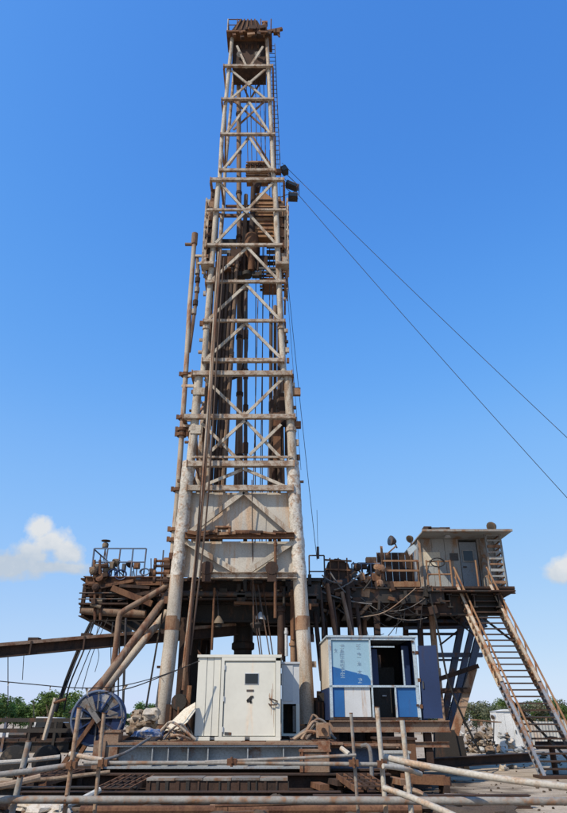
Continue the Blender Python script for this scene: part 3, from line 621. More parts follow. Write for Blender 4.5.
# standpipe on the left of the mast
sp_ = thing('standpipe', 'tall rusty standpipe running up the left side of the mast', 'pipe', P(170, 590, YF + .3))
q = [P(x, y, YF + .3) for x, y in ((194.5, 240), (190, 300), (186, 370), (182, 430), (178, 490), (172, 560), (170, 590))]
g = G(); g.path(q, .1, 10); mk('riser', g, 'pipe_pale', sp_, smooth=True)
g = G(); g.tube(q[0] - V((0, 0, .25)), q[0] + V((0, 0, .35)), .14, n=10); g.box(q[0] + V((-.15, 0, -.25)), (.5, .14, .08)); mk('top_flange', g, 'pipe_brown', sp_)
g = G(); g.path(spline([P(x, y, YF + .35) for x, y in ((197, 256), (198, 275), (196, 300), (192, 330), (189, 352))], 4), .075, 8); mk('gooseneck_hose', g, 'pipe_brown', sp_, smooth=True)
for i, (x, y) in enumerate(((197.5, 272), (197.6, 280), (197, 290), (195.4, 303), (194, 312))):
    p = P(x, y, YF + .33); g = G(); g.tube(p - V((0, 0, .12)), p + V((0, 0, .12)), .11, n=8); mk('hose_clamp', g, 'rust_dark' if i % 2 else 'pipe_grey', sp_)
for (a, b, y) in ((195, 209, 256), (198, 208, 263.5), (184, 199, 376), (182, 196, 386), (181, 196, 420), (181, 195, 426), (177, 190, 489), (177, 190, 494)):
    g = G(); g.bar(P(a, y, YF + .3), P(b, y, YF + .05), .09, .1); mk('strut', g, 'pipe_pale', sp_)
for y, x in ((375, 185.5), (418, 183), (430, 182), (435, 181.6), (490, 178), (530, 174.8), (540, 174)):
    p = P(x, y, YF + .3); g = G(); g.tube(p - V((0, 0, .06)), p + V((0, 0, .06)), .19, n=10)
    for s in (-1, 1): g.box(p + V((s * .2, -.05, .02)), (.1, .06, .18))
    mk('flange', g, 'rust', sp_)
for i, y in enumerate((561, 566, 573, 580)):
    p = P(167 - .3 * i, y, YF + .15); g = G(); g.tube(p + V((-.42, 0, 0)), p + V((.3, 0, 0)), .045, n=8); g.tube(p + V((-.44, 0, 0)), p + V((-.36, 0, 0)), .1, n=8); g.tube(p + V((-.1, 0, 0)), p + V((.12, 0, 0)), .12, n=8); mk('valve', g, 'rust_dark' if i % 2 else 'rust', sp_)
g = G(); p = P(161.5, 575, YF + .15); g.tube(p + V((0, 0, -.7)), p + V((0, 0, .85)), .025, n=6); mk('valve_stem', g, 'steel_dark', sp_)
# floodlights on an arm by the right of the mast
fl = thing('floodlight_cluster', 'three dark floodlights on a wire arm right of the mast near the guy ropes', 'floodlight', P(281, 186, YF + .8))
for i, (x, y, w, h, ry) in enumerate([(284.5, 170.5, .26, .34, .5), (292, 186, .6, .2, -.5), (293, 197, .44, .26, -.05)]):
    p = P(x, y, YF + .8); g = G(); g.box(p, (w, .35, h), ry=-ry); lm = mk('lamp_head', g, 'oily_black', fl); gg = G(); gg.box(p + V((0, -.18, -.02)), (w * .8, .02, h * .7), ry=-ry); mk('lens', gg, 'dark_glass', lm)
for (a, b, c_, d) in ((281, 186, 298, 184), (281, 197, 299, 190), (299, 184, 299, 196), (284, 172, 299, 186), (286, 188, 298, 199)):
    g = G(); g.tube(P(a, b, YF + .85), P(c_, d, YF + .85), .018, n=5); mk('arm', g, 'steel_dark', fl)
# guy ropes to the right
for i, (a, b, x2, y2, lab) in enumerate([(282, 163, 932, 775, 'upper of the two thin guy ropes running from the mast down to the right'), (284, 178, 823, 775, 'lower of the two thin guy ropes running from the mast down to the right')]):
    g = G(); e = PZ(x2, y2, 0.0); g.path(sag(P(a, b, YF + 1), e, .35, 20), .013, 5); mk('guy_rope', g, 'wire', label=lab, cat='guy rope')
g = G(); g.path(sag(P(286, 262, YF + 1), P(317, 560, 24.2), .25, 14), .011, 4); mk('tag_line', g, 'wire', label='hair-thin line from the racking board to the drawworks rail', cat='cable')
g = G(); g.path(sag(P(277, 150, YF + 1), P(301, 470, 23), .2, 14), .008, 4); mk('tag_line', g, 'wire', label='hair-thin line hanging close along the right mast leg', cat='cable')

# ================================================================== SUBSTRUCTURE AND RIG FLOOR
sub = thing('rig_substructure', 'dark rusty steel substructure and rig floor beneath the mast', 'substructure', (-1.5, 25.5, 0.5))
def part(name, mtl, fn, par=None, **k):
    g = G(); fn(g); return mk(name, g, mtl, par or sub, **k)
for x in (-3.9, 0.85):                                   # two long base beams under the legs
    for dx in (-0.45, 0.45):
        part('base_beam', 'beam_rusty', lambda g: g.ibeam((x + dx, 19.9, 0.78), (x + dx, 30.5, 0.78), 0.35, 0.52))
    for i in range(8):
        y = 20.2 + i * 1.4; part('base_tie', 'rust_dark', lambda g: g.bar((x - .27, y, .75), (x + .27, y, .75), .2, .4))
for x in (-3.35, 0.6):
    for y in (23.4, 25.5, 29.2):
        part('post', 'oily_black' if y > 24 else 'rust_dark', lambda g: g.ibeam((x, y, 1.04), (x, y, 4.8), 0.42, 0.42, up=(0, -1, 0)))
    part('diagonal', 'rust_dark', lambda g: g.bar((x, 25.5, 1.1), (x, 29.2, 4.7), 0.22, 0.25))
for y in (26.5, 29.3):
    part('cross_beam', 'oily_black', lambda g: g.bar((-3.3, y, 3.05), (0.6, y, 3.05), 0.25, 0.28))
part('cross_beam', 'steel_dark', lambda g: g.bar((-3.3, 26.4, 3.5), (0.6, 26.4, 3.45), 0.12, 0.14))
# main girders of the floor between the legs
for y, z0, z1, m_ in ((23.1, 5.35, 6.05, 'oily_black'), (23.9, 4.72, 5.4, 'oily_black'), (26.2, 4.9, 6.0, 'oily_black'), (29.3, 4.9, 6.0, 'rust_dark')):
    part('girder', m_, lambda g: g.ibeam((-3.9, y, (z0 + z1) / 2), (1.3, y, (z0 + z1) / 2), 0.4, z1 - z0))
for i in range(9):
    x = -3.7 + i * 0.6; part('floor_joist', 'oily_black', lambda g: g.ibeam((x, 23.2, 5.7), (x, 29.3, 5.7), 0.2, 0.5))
for i in range(10):                                      # floor plates
    x = -6.75 + i * 0.86; part('deck_plate', 'oily_black' if i % 2 else 'rust_dark', lambda g: g.box((x, 26.1, 6.09 + .006 * (i % 2)), (0.84, 6.2, 0.05)))
part('rotary_box', 'oily_black', lambda g: g.box((-1.5, 25.4, 5.2), (1.5, 1.5, 1.0)))
part('girder_pipe', 'steel_dark', lambda g: g.tube((-3.6, 22.85, 5.55), (1.2, 22.85, 5.5), 0.1, n=10), smooth=True)
part('girder_pipe', 'rust', lambda g: g.tube((-1.7, 22.75, 5.22), (1.2, 22.8, 5.16), 0.06, n=8), smooth=True)
for i in range(16):                                      # brackets, pads and junction boxes along the front girder
    x = rnd.uniform(-3.5, 1.1); part('girder_bracket', rnd.choice(['rust_dark', 'oily_black', 'oily_black']), lambda g: g.box((x, 22.86, rnd.uniform(5.15, 6.2)), (rnd.uniform(.1, .4), .2, rnd.uniform(.1, .5))))
# left wing of the floor, two decks
L0, L1 = -6.95, -3.6
part('edge_beam', 'rust', lambda g: g.ibeam((L0, 22.9, 5.98), (L1, 22.9, 5.98), 0.2, 0.3))
part('edge_beam', 'rust_dark', lambda g: g.ibeam((L0, 22.95, 5.6), (L1, 22.95, 5.6), 0.2, 0.3))
part('edge_beam', 'oily_black', lambda g: g.ibeam((L0 + .1, 23.6, 4.98), (L1, 23.6, 4.98), 0.25, 0.45))
part('edge_beam', 'rust_dark', lambda g: g.ibeam((L0, 22.9, 6.0), (L0, 29, 6.0), 0.2, 0.32))
part('edge_beam', 'rust_dark', lambda g: g.ibeam((L0, 22.9, 4.95), (L0, 29, 4.95), 0.2, 0.3))
part('wing_pipe', 'pipe_brown', lambda g: g.tube((L0, 22.95, 5.0), (L0 + 2.2, 22.95, 4.88), 0.14, n=10), smooth=True)
for i in range(6): part('wing_joist', 'oily_black', lambda g: g.ibeam((L0 + .4 + i * .55, 23, 5.3), (L0 + .4 + i * .55, 29, 5.3), 0.15, 0.9))
for x in (L0, L0 + .7, L0 + 1.9): part('wing_post', 'rust_dark', lambda g: g.bar((x, 22.92, 4.9), (x, 22.92, 5.9), 0.12, 0.12))
part('wing_brace', 'rust', lambda g: g.bar(P(112, 588, 22.7), P(152, 604, 22.7), 0.2, 0.12, up=(0, -1, 0)))
part('wing_brace', 'rust_dark', lambda g: g.bar(P(118, 600, 22.8), P(158, 590, 22.8), 0.12, 0.1, up=(0, -1, 0)))
part('lower_walkway', 'rust_dark', lambda g: g.box((-6.2, 23.2, 5.2), (1.7, 0.9, 0.06)))
for z in (5.35, 5.55): part('walkway_rail', 'steel_dark', lambda g: g.tube((L0 - .12, 22.75, z), (L0 + 1.5, 22.75, z), .025, n=6))
# the raking tubes at the left: a pair of props and a bent pipe
part('prop', 'pipe_brown', lambda g: g.tube(P(170, 592, 22.6), P(80, 713, 19.75), 0.12, n=12), smooth=True)
part('prop', 'pipe_pale', lambda g: g.tube(P(167, 612, 23.0), P(80, 720, 20.9), 0.125, n=12), smooth=True)
part('prop', 'rust_dark', lambda g: g.bar(P(155, 625, 23.6), P(72, 715, 21.8), 0.22, 0.2))
g = G(); g.path(spline([P(176, 580, 22.3), P(150, 596, 22.1), P(124, 611, 21.9), P(119.5, 617, 21.9), P(118, 627, 21.9), P(114, 665, 21.8), P(108, 728, 21.7)], 5), 0.095, 10); mk('bent_pipe', g, 'pipe_brown', sub, smooth=True)
# right wing: deck carrying the drawworks, and the tower under the cabin
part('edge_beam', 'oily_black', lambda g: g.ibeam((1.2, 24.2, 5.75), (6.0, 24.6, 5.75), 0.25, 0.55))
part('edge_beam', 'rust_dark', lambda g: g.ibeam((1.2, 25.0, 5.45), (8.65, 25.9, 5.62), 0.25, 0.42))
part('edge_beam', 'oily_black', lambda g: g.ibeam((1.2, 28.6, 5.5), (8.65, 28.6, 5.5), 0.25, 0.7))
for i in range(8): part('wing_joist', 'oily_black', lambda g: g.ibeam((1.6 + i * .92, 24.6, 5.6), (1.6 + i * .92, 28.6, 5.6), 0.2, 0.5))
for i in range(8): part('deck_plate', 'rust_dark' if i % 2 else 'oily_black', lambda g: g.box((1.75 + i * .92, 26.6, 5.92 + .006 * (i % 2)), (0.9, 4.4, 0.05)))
tower = [((431, 610), (443, 740), 26.4, .2, 'leg_brown'), ((465, 606), (440, 738), 27.6, .24, 'leg_blue'), ((478, 606), (447, 735), 28.3, .22, 'leg_blue'), ((488, 600), (452, 742), 26.6, .24, 'leg_blue'), ((419, 608), (425, 725), 27.5, .2, 'leg_blue'), ((405, 606), (408, 720), 28.2, .2, 'steel_dark')]
for (a, b, Y, w, m_) in tower:
    p, q = P(*a, Y), P(*b, Y); part('tower_leg', m_, lambda g: g.ibeam(p, q, w, w, up=(0, -1, 0)))
p, q = P(437, 668, 26.25), P(443.5, 742, 26.25); part('tower_leg', 'leg_brown', lambda g: g.bar(p, q, .24, .14, up=(0, -1, 0)))
p, q = P(473, 668, 26.3), P(451, 746, 26.3); part('tower_leg', 'leg_brown', lambda g: g.bar(p, q, .28, .2, up=(0, -1, 0)))
for (a, b, Y, w, m_) in [((405, 621), (472, 621), 27.8, .12, 'leg_blue'), ((405, 628), (476, 627), 27.4, .14, 'leg_blue'), ((403, 634), (458, 634), 28.2, .12, 'leg_blue'), ((432, 655), (482, 655), 27.0, .2, 'leg_blue'), ((434, 660), (462, 660), 28, .1, 'leg_blue'),
                         ((436, 680), (478, 666), 26.15, .2, 'rust_dark'), ((438, 691), (470, 690), 26.2, .22, 'rust_dark'), ((436, 604), (480, 640), 27.2, .06, 'steel_dark'), ((478, 615), (440, 645), 27.9, .08, 'steel_dark')]:
    p, q = P(*a, Y), P(*b, Y); part('tower_tie', m_, lambda g: g.bar(p, q, w * .8, w, up=(0, -1, 0)))
for (x, y, Y) in ((445, 742, 26.4), (453, 748, 26.5)):
    p = P(x, y, Y); part('tower_foot', 'oily_black', lambda g: g.prism([p + V((-.5, -.4, -1.3)), p + V((.5, -.4, -1.3)), p + V((.3, -.4, .4)), p + V((-.3, -.4, .4))], (0, .8, 0)))
part('girder', 'oily_black', lambda g: g.ibeam((4.0, 25.05, 5.5), (8.3, 25.05, 5.5), .3, .75))
part('girder', 'rust_dark', lambda g: g.ibeam((2.6, 24.7, 5.35), (6.2, 24.7, 5.35), .25, .5))
# raking rusty posts under the drawworks
for i, (a, b, r, Y) in enumerate([((320, 588), (325, 645), .07, 23.4), ((327, 584), (337, 645), .1, 23.5), ((333, 600), (338, 645), .07, 23.6), ((342, 592), (353, 642), .09, 23.8), ((347, 586), (352, 640), .12, 24), ((356, 600), (361, 640), .09, 24.1), ((364, 604), (365, 640), .1, 24.8), ((315, 612), (319, 650), .1, 23.5)]):
    p, q = P(*a, Y), P(*b, Y - .3); q2 = p + (q - p) * 1.75
    part('raking_post', ['rust_dark', 'rust', 'rust_dark', 'pipe_brown', 'rust_dark'][i % 5], lambda g: g.tube(p, q2, r * .8, n=10))
for i in range(5):
    x = 1.5 + i * .48; part('post', 'oily_black' if i % 2 else 'rust_dark', lambda g: g.ibeam((x, 24.6 + .3 * (i % 2), 1.0), (x, 24.6 + .3 * (i % 2), 5.5), .22, .22, up=(0, -1, 0)))
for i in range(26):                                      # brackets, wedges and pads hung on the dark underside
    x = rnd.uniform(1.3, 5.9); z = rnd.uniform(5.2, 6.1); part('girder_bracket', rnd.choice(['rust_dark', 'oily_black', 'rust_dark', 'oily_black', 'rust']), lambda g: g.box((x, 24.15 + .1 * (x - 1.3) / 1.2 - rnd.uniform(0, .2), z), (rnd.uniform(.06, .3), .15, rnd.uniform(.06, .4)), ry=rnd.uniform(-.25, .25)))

# blow-out preventer stack under the floor
bop = thing('blowout_preventer', 'black flanged blowout preventer stack under the rig floor behind the white locker', 'wellhead', (-1.5, 25.2, 0.6))
bx_ = -1.5
prof = [(.5, 0), (.5, .2), (.3, .25), (.3, .7), (.55, .75), (.55, .95), (.4, 1.0), (.4, 1.5), (.6, 1.55), (.6, 1.75), (.45, 1.8)]
g = G(); g.lathe((bx_, 25.2, .6), prof, 16); mk('spool', g, 'oily_black', bop, smooth=True)
g = G(); g.lathe((bx_, 25.2, 2.4), [(.85, 0), (.9, .12), (.62, .3), (.62, .45), (.4, .7), (.33, .95), (.33, 1.5), (.42, 1.55), (.42, 1.75), (.36, 1.8), (.36, 2.9)], 16); mk('annular_body', g, 'oily_black', bop, smooth=True)
for s in (-1, 1):
    g = G(); g.tube((bx_ + s * .3, 25.2, 1.9), (bx_ + s * 1.3, 25.2, 1.9), .3, n=12); g.tube((bx_ + s * 1.3, 25.2, 1.9), (bx_ + s * 1.5, 25.2, 1.9), .38, n=12); mk('ram', g, 'oily_black', bop, smooth=True)
for i in range(10):
    a = i * .628; g = G(); g.tube((bx_ + .76 * math.cos(a), 25.2 + .76 * math.sin(a), 2.35), (bx_ + .76 * math.cos(a), 25.2 + .76 * math.sin(a), 2.65), .05, n=6); mk('stud', g, 'oily_black', bop)

# long dark trough running in from the left
tr = thing('flow_trough', 'long dark steel trough running in from the left edge under the rig floor', 'trough', P(0, 655, 22))
a, b = P(-40, 655, 20.5), P(236, 630, 24.4)
g = G(); g.ibeam(a, b, .34, .36); mk('trough_body', g, 'rust_dark', tr)
g = G(); g.bar(a + V((0, -.2, .17)), b + V((0, -.2, .17)), .06, .1); mk('lip', g, 'beam_rusty', tr)
for t in (.23, .41, .62, .8):
    p = a.lerp(b, t); g = G(); g.box(p + V((0, 0, .25)), (.32, .3, .12)); g.box(p + V((0, -.23, 0)), (.05, .05, .4)); mk('saddle', g, 'rust_dark', tr)

# railing and gear on the left wing
def railing(name, label, pts, h, mtl, posts=3, mid=True, grp=None):
    t = thing(name, label, 'railing', pts[0], grp)
    for a, b in zip(pts[:-1], pts[1:]):
        a, b = V(a), V(b)
        for k in range(posts + 1):
            p = a.lerp(b, k / posts); g = G(); g.tube(p, p + V((rnd.uniform(-.02, .02), 0, h)), .028, n=6); mk('post', g, mtl, t)
        for z in ((h, h * .52) if mid else (h,)):
            g = G(); g.tube(a + V((0, 0, z)), b + V((0, 0, z)), .026, n=6); mk('rail', g, mtl, t)
    return t
mat('rail_blue', (0.13, 0.17, 0.24), (0.15, 0.09, 0.06), 0.3, scale=4, streak=1)
railing('platform_railing', 'blue-grey pipe railing along the front of the left floor wing', [(L0 + .15, 22.95, 6.13), (L0 + 2.0, 22.95, 6.13)], 1.02, 'rail_blue', 4)
railing('platform_railing', 'blue-grey pipe railing along the left end of the floor wing', [(L0 + .1, 23.1, 6.13), (L0 + .1, 28.5, 6.13)], 1.02, 'rail_blue', 6)
railing('platform_railing', 'blue-grey railing along the back of the left floor wing', [(L0 + .1, 28.8, 6.13), (L1, 28.8, 6.13)], 1.02, 'rail_blue', 6)
def floodlight(name, label, p, d, s=.22, mtl='lamp_metal', stem=None, grp=None):
    s *= .8; t = thing(name, label, 'floodlight', p, grp); p, d = V(p), (V(d).normalized() + V((-.5, .35, -.5))).normalized()
    g = G(); g.lathe(p - d * s * .7, [(s * .35, 0), (s * .6, s * .3), (s * .95, s * .9), (s, s * 1.25), (s * .92, s * 1.25)], 12, d); mk('housing', g, mtl, t, smooth=True)
    g = G(); g.lathe(p + d * s * .5, [(s * .9, 0), (s * .6, s * .08)], 12, d); mk('lens', g, 'lens_glass', t, smooth=True)
    if stem is not None:
        g = G(); g.tube(p - d * s * .3, V(stem), .03, n=6); mk('stem', g, 'steel_dark', t)
    return t
floodlight('floodlight', 'round brown floodlight at the middle of the left platform railing', P(117, 562, 23), (-.2, -1, -.2), .2, stem=P(117, 584, 23))
floodlight('floodlight', 'round brown floodlight to the right of the other on the left platform railing', P(130.5, 563.5, 23.3), (.2, -1, -.2), .18, stem=P(130.5, 584, 23.3))
floodlight('floodlight', 'grey floodlight at the top left corner of the platform railing', P(98, 567, 22.9), (-.8, -1, -.3), .2, stem=P(98, 590, 22.95))
lp = thing('warning_lamp', 'small capped beacon lamp on thin legs above the left platform corner', 'lamp', P(104, 584, 23.2))
c = P(105.5, 545, 23.2)
g = G(); g.lathe(c + V((0, 0, -.12)), [(.05, 0), (.11, .03), (.12, .14), (.08, .2)], 10); mk('lamp_body', g, 'lamp_metal', lp, smooth=True)
g = G(); g.lathe(c + V((0, 0, .14)), [(.17, 0), (.17, .025), (.04, .05)], 10); mk('cap', g, 'rust_dark', lp, smooth=True)
for dx in (-.14, .0, .16):
    g = G(); g.tube(c + V((0, 0, -.1)), P(104, 584, 23.2) + V((dx, 0, 0)), .014, n=5); mk('leg', g, 'steel_dark', lp)
for (x, y, r, lab) in ((113.5, 573.5, .13, 'coil of dark rope hung on the left part of the platform railing'), (121, 575, .17, 'blue coiled hose hung at the middle of the left platform railing'), (145, 572, .14, 'thin hose loop hung at the right end of the left platform railing')):
    c = P(x, y, 22.88); g = G()
    for k in range(3): g.path([c + V((math.cos(a) * (r + .02 * k), -.03 * k, math.sin(a) * (r * (.8 if x > 140 else 1)))) for a in [2 * math.pi * j / 14 for j in range(15)]], .02, 5)
    mk('hose_coil', g, 'blue_dark' if x < 140 else 'rail_blue', label=lab, cat='hose')
ws = thing('winch_unit', 'cluttered rusty valve manifold standing at the left end of the platform', 'manifold', P(97, 588, 22.8))
for i in range(22):
    p = P(rnd.uniform(93, 106), rnd.uniform(566, 606), 22.75 + rnd.uniform(-.1, .3)); g = G()
    if i % 3 == 0: g.tube(p + V((-.18, 0, 0)), p + V((.18, 0, rnd.uniform(-.1, .1))), rnd.uniform(.05, .1), n=8)
    elif i % 3 == 1: g.lathe(p, [(.06, 0), (.13, .04), (.13, .1), (.06, .14)], 10, (rnd.uniform(-1, 1), -1, rnd.uniform(-.4, .4)))
    else: g.box(p, (rnd.uniform(.1, .25), .2, rnd.uniform(.1, .35)), ry=rnd.uniform(-.3, .3))
    mk(['valve_pipe', 'hand_wheel', 'valve_box'][i % 3], g, rnd.choice(['rust', 'rust_light', 'lamp_metal', 'rust_dark']), ws)
for x in (95, 100.5):
    g = G(); g.tube(P(x, 620, 22.8), P(x - .5, 560, 22.8), .05, n=8); mk('riser', g, 'rust', ws)
for i, (x0, y0, x1, y1) in enumerate([(106, 586, 134, 581), (100, 588, 118, 584), (120, 586, 150, 588)]):
    g = G(); g.bar(P(x0, y0, 22.8), P(x1, y1, 22.8), .2, .1); mk('loose_plank', g, 'rust_dark' if i else 'rust', label=['weathered board sticking up over the left platform edge', 'short rusty board lying at the left platform corner', 'rusty board lying along the left platform edge by the railing end'][i], cat='board')
# hanging cables at the left
for i, (pts, r) in enumerate([([(91, 622), (80, 645), (66, 680), (56, 712)], .045), ([(93, 622), (76, 660), (62, 698)], .03), ([(95, 620), (84, 650), (70, 684), (64, 710)], .025), ([(102, 622), (88, 655), (74, 690)], .015), ([(108, 618), (98, 640), (90, 662), (82, 690)], .012),
                              ([(126, 618), (125, 650), (123, 706)], .04), ([(121, 620), (119, 660), (118, 706)], .025), ([(113, 622), (111, 650), (112, 700)], .015), ([(165, 600), (156, 650), (146, 708)], .03), ([(99, 622), (96, 640), (99, 655), (95, 672)], .01), ([(24, 654), (22.5, 680)], .012)]):
    g = G(); g.path(spline([P(x, y, 22.4) for x, y in pts], 5), r, 6)
    mk('hanging_cable', g, 'wire' if i % 2 else 'rubber', smooth=True, cat='cable', label=['thick black cable slanting down from the left platform corner', 'second black cable slanting beside the thick one at the left platform corner', 'third thin cable slanting down right of the thick one at the left platform', 'thin wire slanting down under the left platform, right of the black cables', 'hair-thin wire slanting down nearest the bent pipe', 'thick black cable hanging straight down right of the bent pipe', 'thinner black cable hanging straight down at the bent pipe', 'thin wire hanging straight down left of the bent pipe', 'black cable slanting down just left of the left mast leg', 'short loose wire dangling under the left platform', 'short wire dangling from the long trough near the left edge'][i])
# sagging flag line
fg = thing('flag_line', 'sagging rope with small pale rag flags in front of the left of the rig', 'flag line', P(0, 683, 17.5))
rope = spline([P(-12, 680, 17.2), P(35, 684.5, 17.3), P(80, 688, 17.6), P(120, 686, 18), P(160, 676, 18.4), P(200, 661, 18.9)], 6)
g = G(); g.path(rope, .012, 5); mk('rope', g, 'rubber', fg)
for i in (3, 8, 13, 17, 19, 24, 26):
    p = rope[i]; w = rnd.uniform(.015, .05); h = rnd.uniform(.06, .2); g = G(); d = rnd.uniform(-.1, .12)
    g.prism([p + V((-w, 0, 0)), p + V((w, 0, 0)), p + V((d + w * .3, .02, -h)), p + V((d - w * .3, .04, -h * .8))], (0, .006, 0)); mk('flag', g, 'pvc_white', fg)
rope2 = spline([P(96, 694, 17.9), P(130, 688, 18), P(165, 675, 18.4), P(199, 661, 18.9)], 6); g = G(); g.path(rope2, .014, 5); mk('slack_rope', g, 'rubber', label='second black rope rising to the white locker corner below the flag line', cat='rope')
# lamps, hooks and chains hanging under the floor, mid rig
for (x, y, lab) in ((218.5, 620, 'pale lamp hanging under the floor left of the centre'), (260.5, 616, 'bright pale lamp hanging under the floor right of the centre')):
    t = thing('hanging_lamp', lab, 'lamp', P(x, y + 3, 22.6)); c = P(x, y, 22.6)
    g = G(); g.lathe(c + V((0, 0, -.12)), [(.19, 0), (.17, .08), (.08, .2), (.04, .25)], 12); mk('shade', g, 'light_grey' if x > 240 else 'lamp_metal', t, smooth=True)
    g = G(); g.lathe(c + V((0, 0, -.3)), [(.04, 0), (.12, .06), (.12, .16), (.05, .2)], 10); mk('bulb_guard', g, 'oily_black', t, smooth=True)
    g = G(); g.tube(c + V((0, 0, .1)), P(x - 1.5, 590, 22.6), .015, n=5); mk('cord', g, 'wire', t)
hk = thing('hoist_hook', 'black hook block hanging on ropes under the floor right of the lamp', 'hook', P(256, 634, 22.5))
c = P(256.5, 628, 22.5); g = G(); g.lathe(c + V((0, 0, -.2)), [(.03, 0), (.1, .08), (.22, .3), (.2, .36), (.06, .38)], 10); mk('block_body', g, 'oily_black', hk, smooth=True)
for i, (x0, x1, y1) in enumerate(((252, 253.5, 628), (251, 260, 655), (258, 270, 656), (263, 273, 656), (254, 262, 655))):
    g = G(); g.tube(P(x0, 480 if i == 0 else 585, 21.75 if i == 0 else 22.5), P(x1, y1, 22.3), .022, n=5)
    mk('hoist_rope', g, 'rust_dark' if i % 2 else 'wire_rope', cat='rope', label=['long rope down the front of the wind plates to the hook block', 'rope slanting from the hook down to the white locker roof', 'second rope slanting under the floor right of the hook block', 'rightmost slanting rope under the floor above the locker', 'rope hanging just right of the hook block'][i])
for i, (x, y0, y1, r, m_) in enumerate([(275.5, 540, 618, .05, 'rust'), (214.5, 588, 650, .04, 'rust'), (281, 606, 660, .12, 'rust_dark'), (295, 590, 640, .17, 'rust'), (286, 628, 656, .06, 'light_grey'), (293, 640, 664, .1, 'rust_light'), (284, 588, 668, .05, 'oily_black')]):
    g = G(); Y = 22.5 if i != 0 else 21.7; g.tube(P(x, y0, Y), P(x + (x - 283) * .04, y1, Y), r, n=10); g.tube(P(x, y0 + 3, Y), P(x, y0 + 6, Y), r * 1.35, n=10)
    mk('hanging_pipe', g, m_, smooth=True, cat='pipe', label=['thin rusty rod hanging before the right of the wind plates', 'thin rusty rod hanging at the left under the floor', 'dark pipe hanging under the floor over the right of the white locker', 'stout rusty cylinder hanging beside the right mast leg', 'short bright grey pipe under the floor above the grey annex', 'short rusty pipe stub standing behind the grey annex', 'thin black pipe hanging above the annex'][i])

# small gear fixed along the left platform railing, and upright stays
for i, (x, y, w, h, m_, lab) in enumerate([(112, 566, .16, .26, 'lamp_metal', 'small tan box fixed on the left half of the platform railing'), (124, 568, .12, .3, 'steel_dark', 'narrow dark box between the floodlights of the left railing'), (137, 566, .2, .2, 'rust', 'rusty square box on the right half of the left railing'), (139, 578, .24, .18, 'leg_blue', 'blue-grey box on the deck below the right half of the left railing'), (109, 580, .3, .22, 'rust_dark', 'dark box on the deck at the left of the railing'), (152, 576, .2, .5, 'rust_dark', 'dark cabinet standing right of the left railing')]):
    p = P(x, y, 22.98); g = G(); g.box(p, (w, .14, h)); g.box(p + V((0, -.08, 0)), (w * .7, .03, h * .7)); g.tube(p + V((0, .02, -h / 2)), V((p.x, 23, 6.12)), .02, n=6); mk('gear_box', g, m_, label=lab, cat='box')
for i in range(7):
    x = rnd.uniform(92, 162); g = G(); g.tube(P(x, rnd.uniform(556, 572), 23 + .2 * (i % 3)), V((P(x, 580, 23).x, 23 + .2 * (i % 3), 6.1)), .018, n=5); mk('railing_stay', g, 'steel_dark', label='thin upright rod standing along the left platform railing', cat='rod', group='thin rods along the left railing')

# ================================================================== MACHINERY ON THE RIGHT WING
dw = thing('drawworks', 'dark rusty drawworks housing with rounded top right of the mast', 'drawworks', (2.1, 25.0, 5.95))
c0, c1 = P(325, 575, 24.6), P(351.5, 575, 24.6); zt0 = P(338, 558.5, 24.6).z
prof = [(c0.x, 5.95), (c0.x, zt0 - .5), (c0.x + .12, zt0 - .15), (c0.x + .4, zt0), (c1.x - .4, zt0 - .02), (c1.x - .1, zt0 - .2), (c1.x, zt0 - .55), (c1.x, 5.95)]
g = G(); g.prism([(x, 24.6, z) for x, z in prof], (0, 2.2, 0)); hb = mk('housing', g, 'rust_dark', dw)
for x in (.2, .52, .85):
    g = G(); g.box((c0.x + x, 24.57, 6.6), (.05, .05, 1.15)); mk('rib', g, 'rust', hb)
for z in (6.25, 6.75, 7.1):
    g = G(); g.bar((c0.x - .02, 24.55, z), (c1.x + .02, 24.55, z - .05), .05, .06); mk('rib', g, 'rust', hb)
g = G(); g.tube((c0.x + .3, 24.3, 6.0), (c1.x - .2, 24.3, 6.05), .3, n=14); mk('drum', g, 'rust_dark', dw, smooth=True)
for i in range(46):
    p = P(rnd.uniform(312, 372), rnd.uniform(576, 622), 24.3 + rnd.uniform(-.2, .3)); g = G()
    if i % 2: g.box(p, (rnd.uniform(.1, .4), .2, rnd.uniform(.1, .4)), ry=rnd.uniform(-.5, .5))
    else: g.tube(p, p + V((rnd.uniform(-.5, .5), 0, rnd.uniform(-.5, .5))), rnd.uniform(.03, .08), n=8)
    mk('linkage', g, rnd.choice(['rust', 'rust_dark', 'oily_black', 'rust_light']), dw)
for i, (a, b) in enumerate([((330, 572), (352, 598)), ((322, 575), (342, 583)), ((318, 590), (372, 604)), ((334, 590), (362, 572))]):
    g = G(); g.path(sag(P(*a, 24.0), P(*b, 23.9), .1, 8), .028, 6); mk('control_hose', g, 'hose_grey', label=['pale hose looping down across the drawworks face', 'pale hose at the left of the drawworks top', 'long pale hose slung under the drawworks', 'pale hose rising to the right side of the drawworks'][i], cat='hose')
z6 = 5.96
a, b = P(309.5, 588, 24.3), P(325, 588, 24.3)
railing('floor_railing', 'dark square railing between the right mast leg and the drawworks', [(a.x, 24.3, z6), (b.x, 24.3, z6)], 1.25, 'steel_dark', 1)
a, b = P(353, 588, 24.8), P(381, 588, 24.8)
railing('floor_railing', 'dark pipe railing right of the drawworks', [(a.x, 24.8, z6), (b.x, 24.8, z6)], 1.05, 'rail_blue', 3)
g = G(); p = P(318, 556, 24.3); g.tube(p + V((0, 0, -.1)), p + V((0, 0, .35)), .05, n=8); g.tube(p, p + V((0, 0, 1.8)), .008, n=4); mk('radio_aerial', g, 'steel_dark', label='thin aerial on the corner of the railing by the right mast leg', cat='aerial')
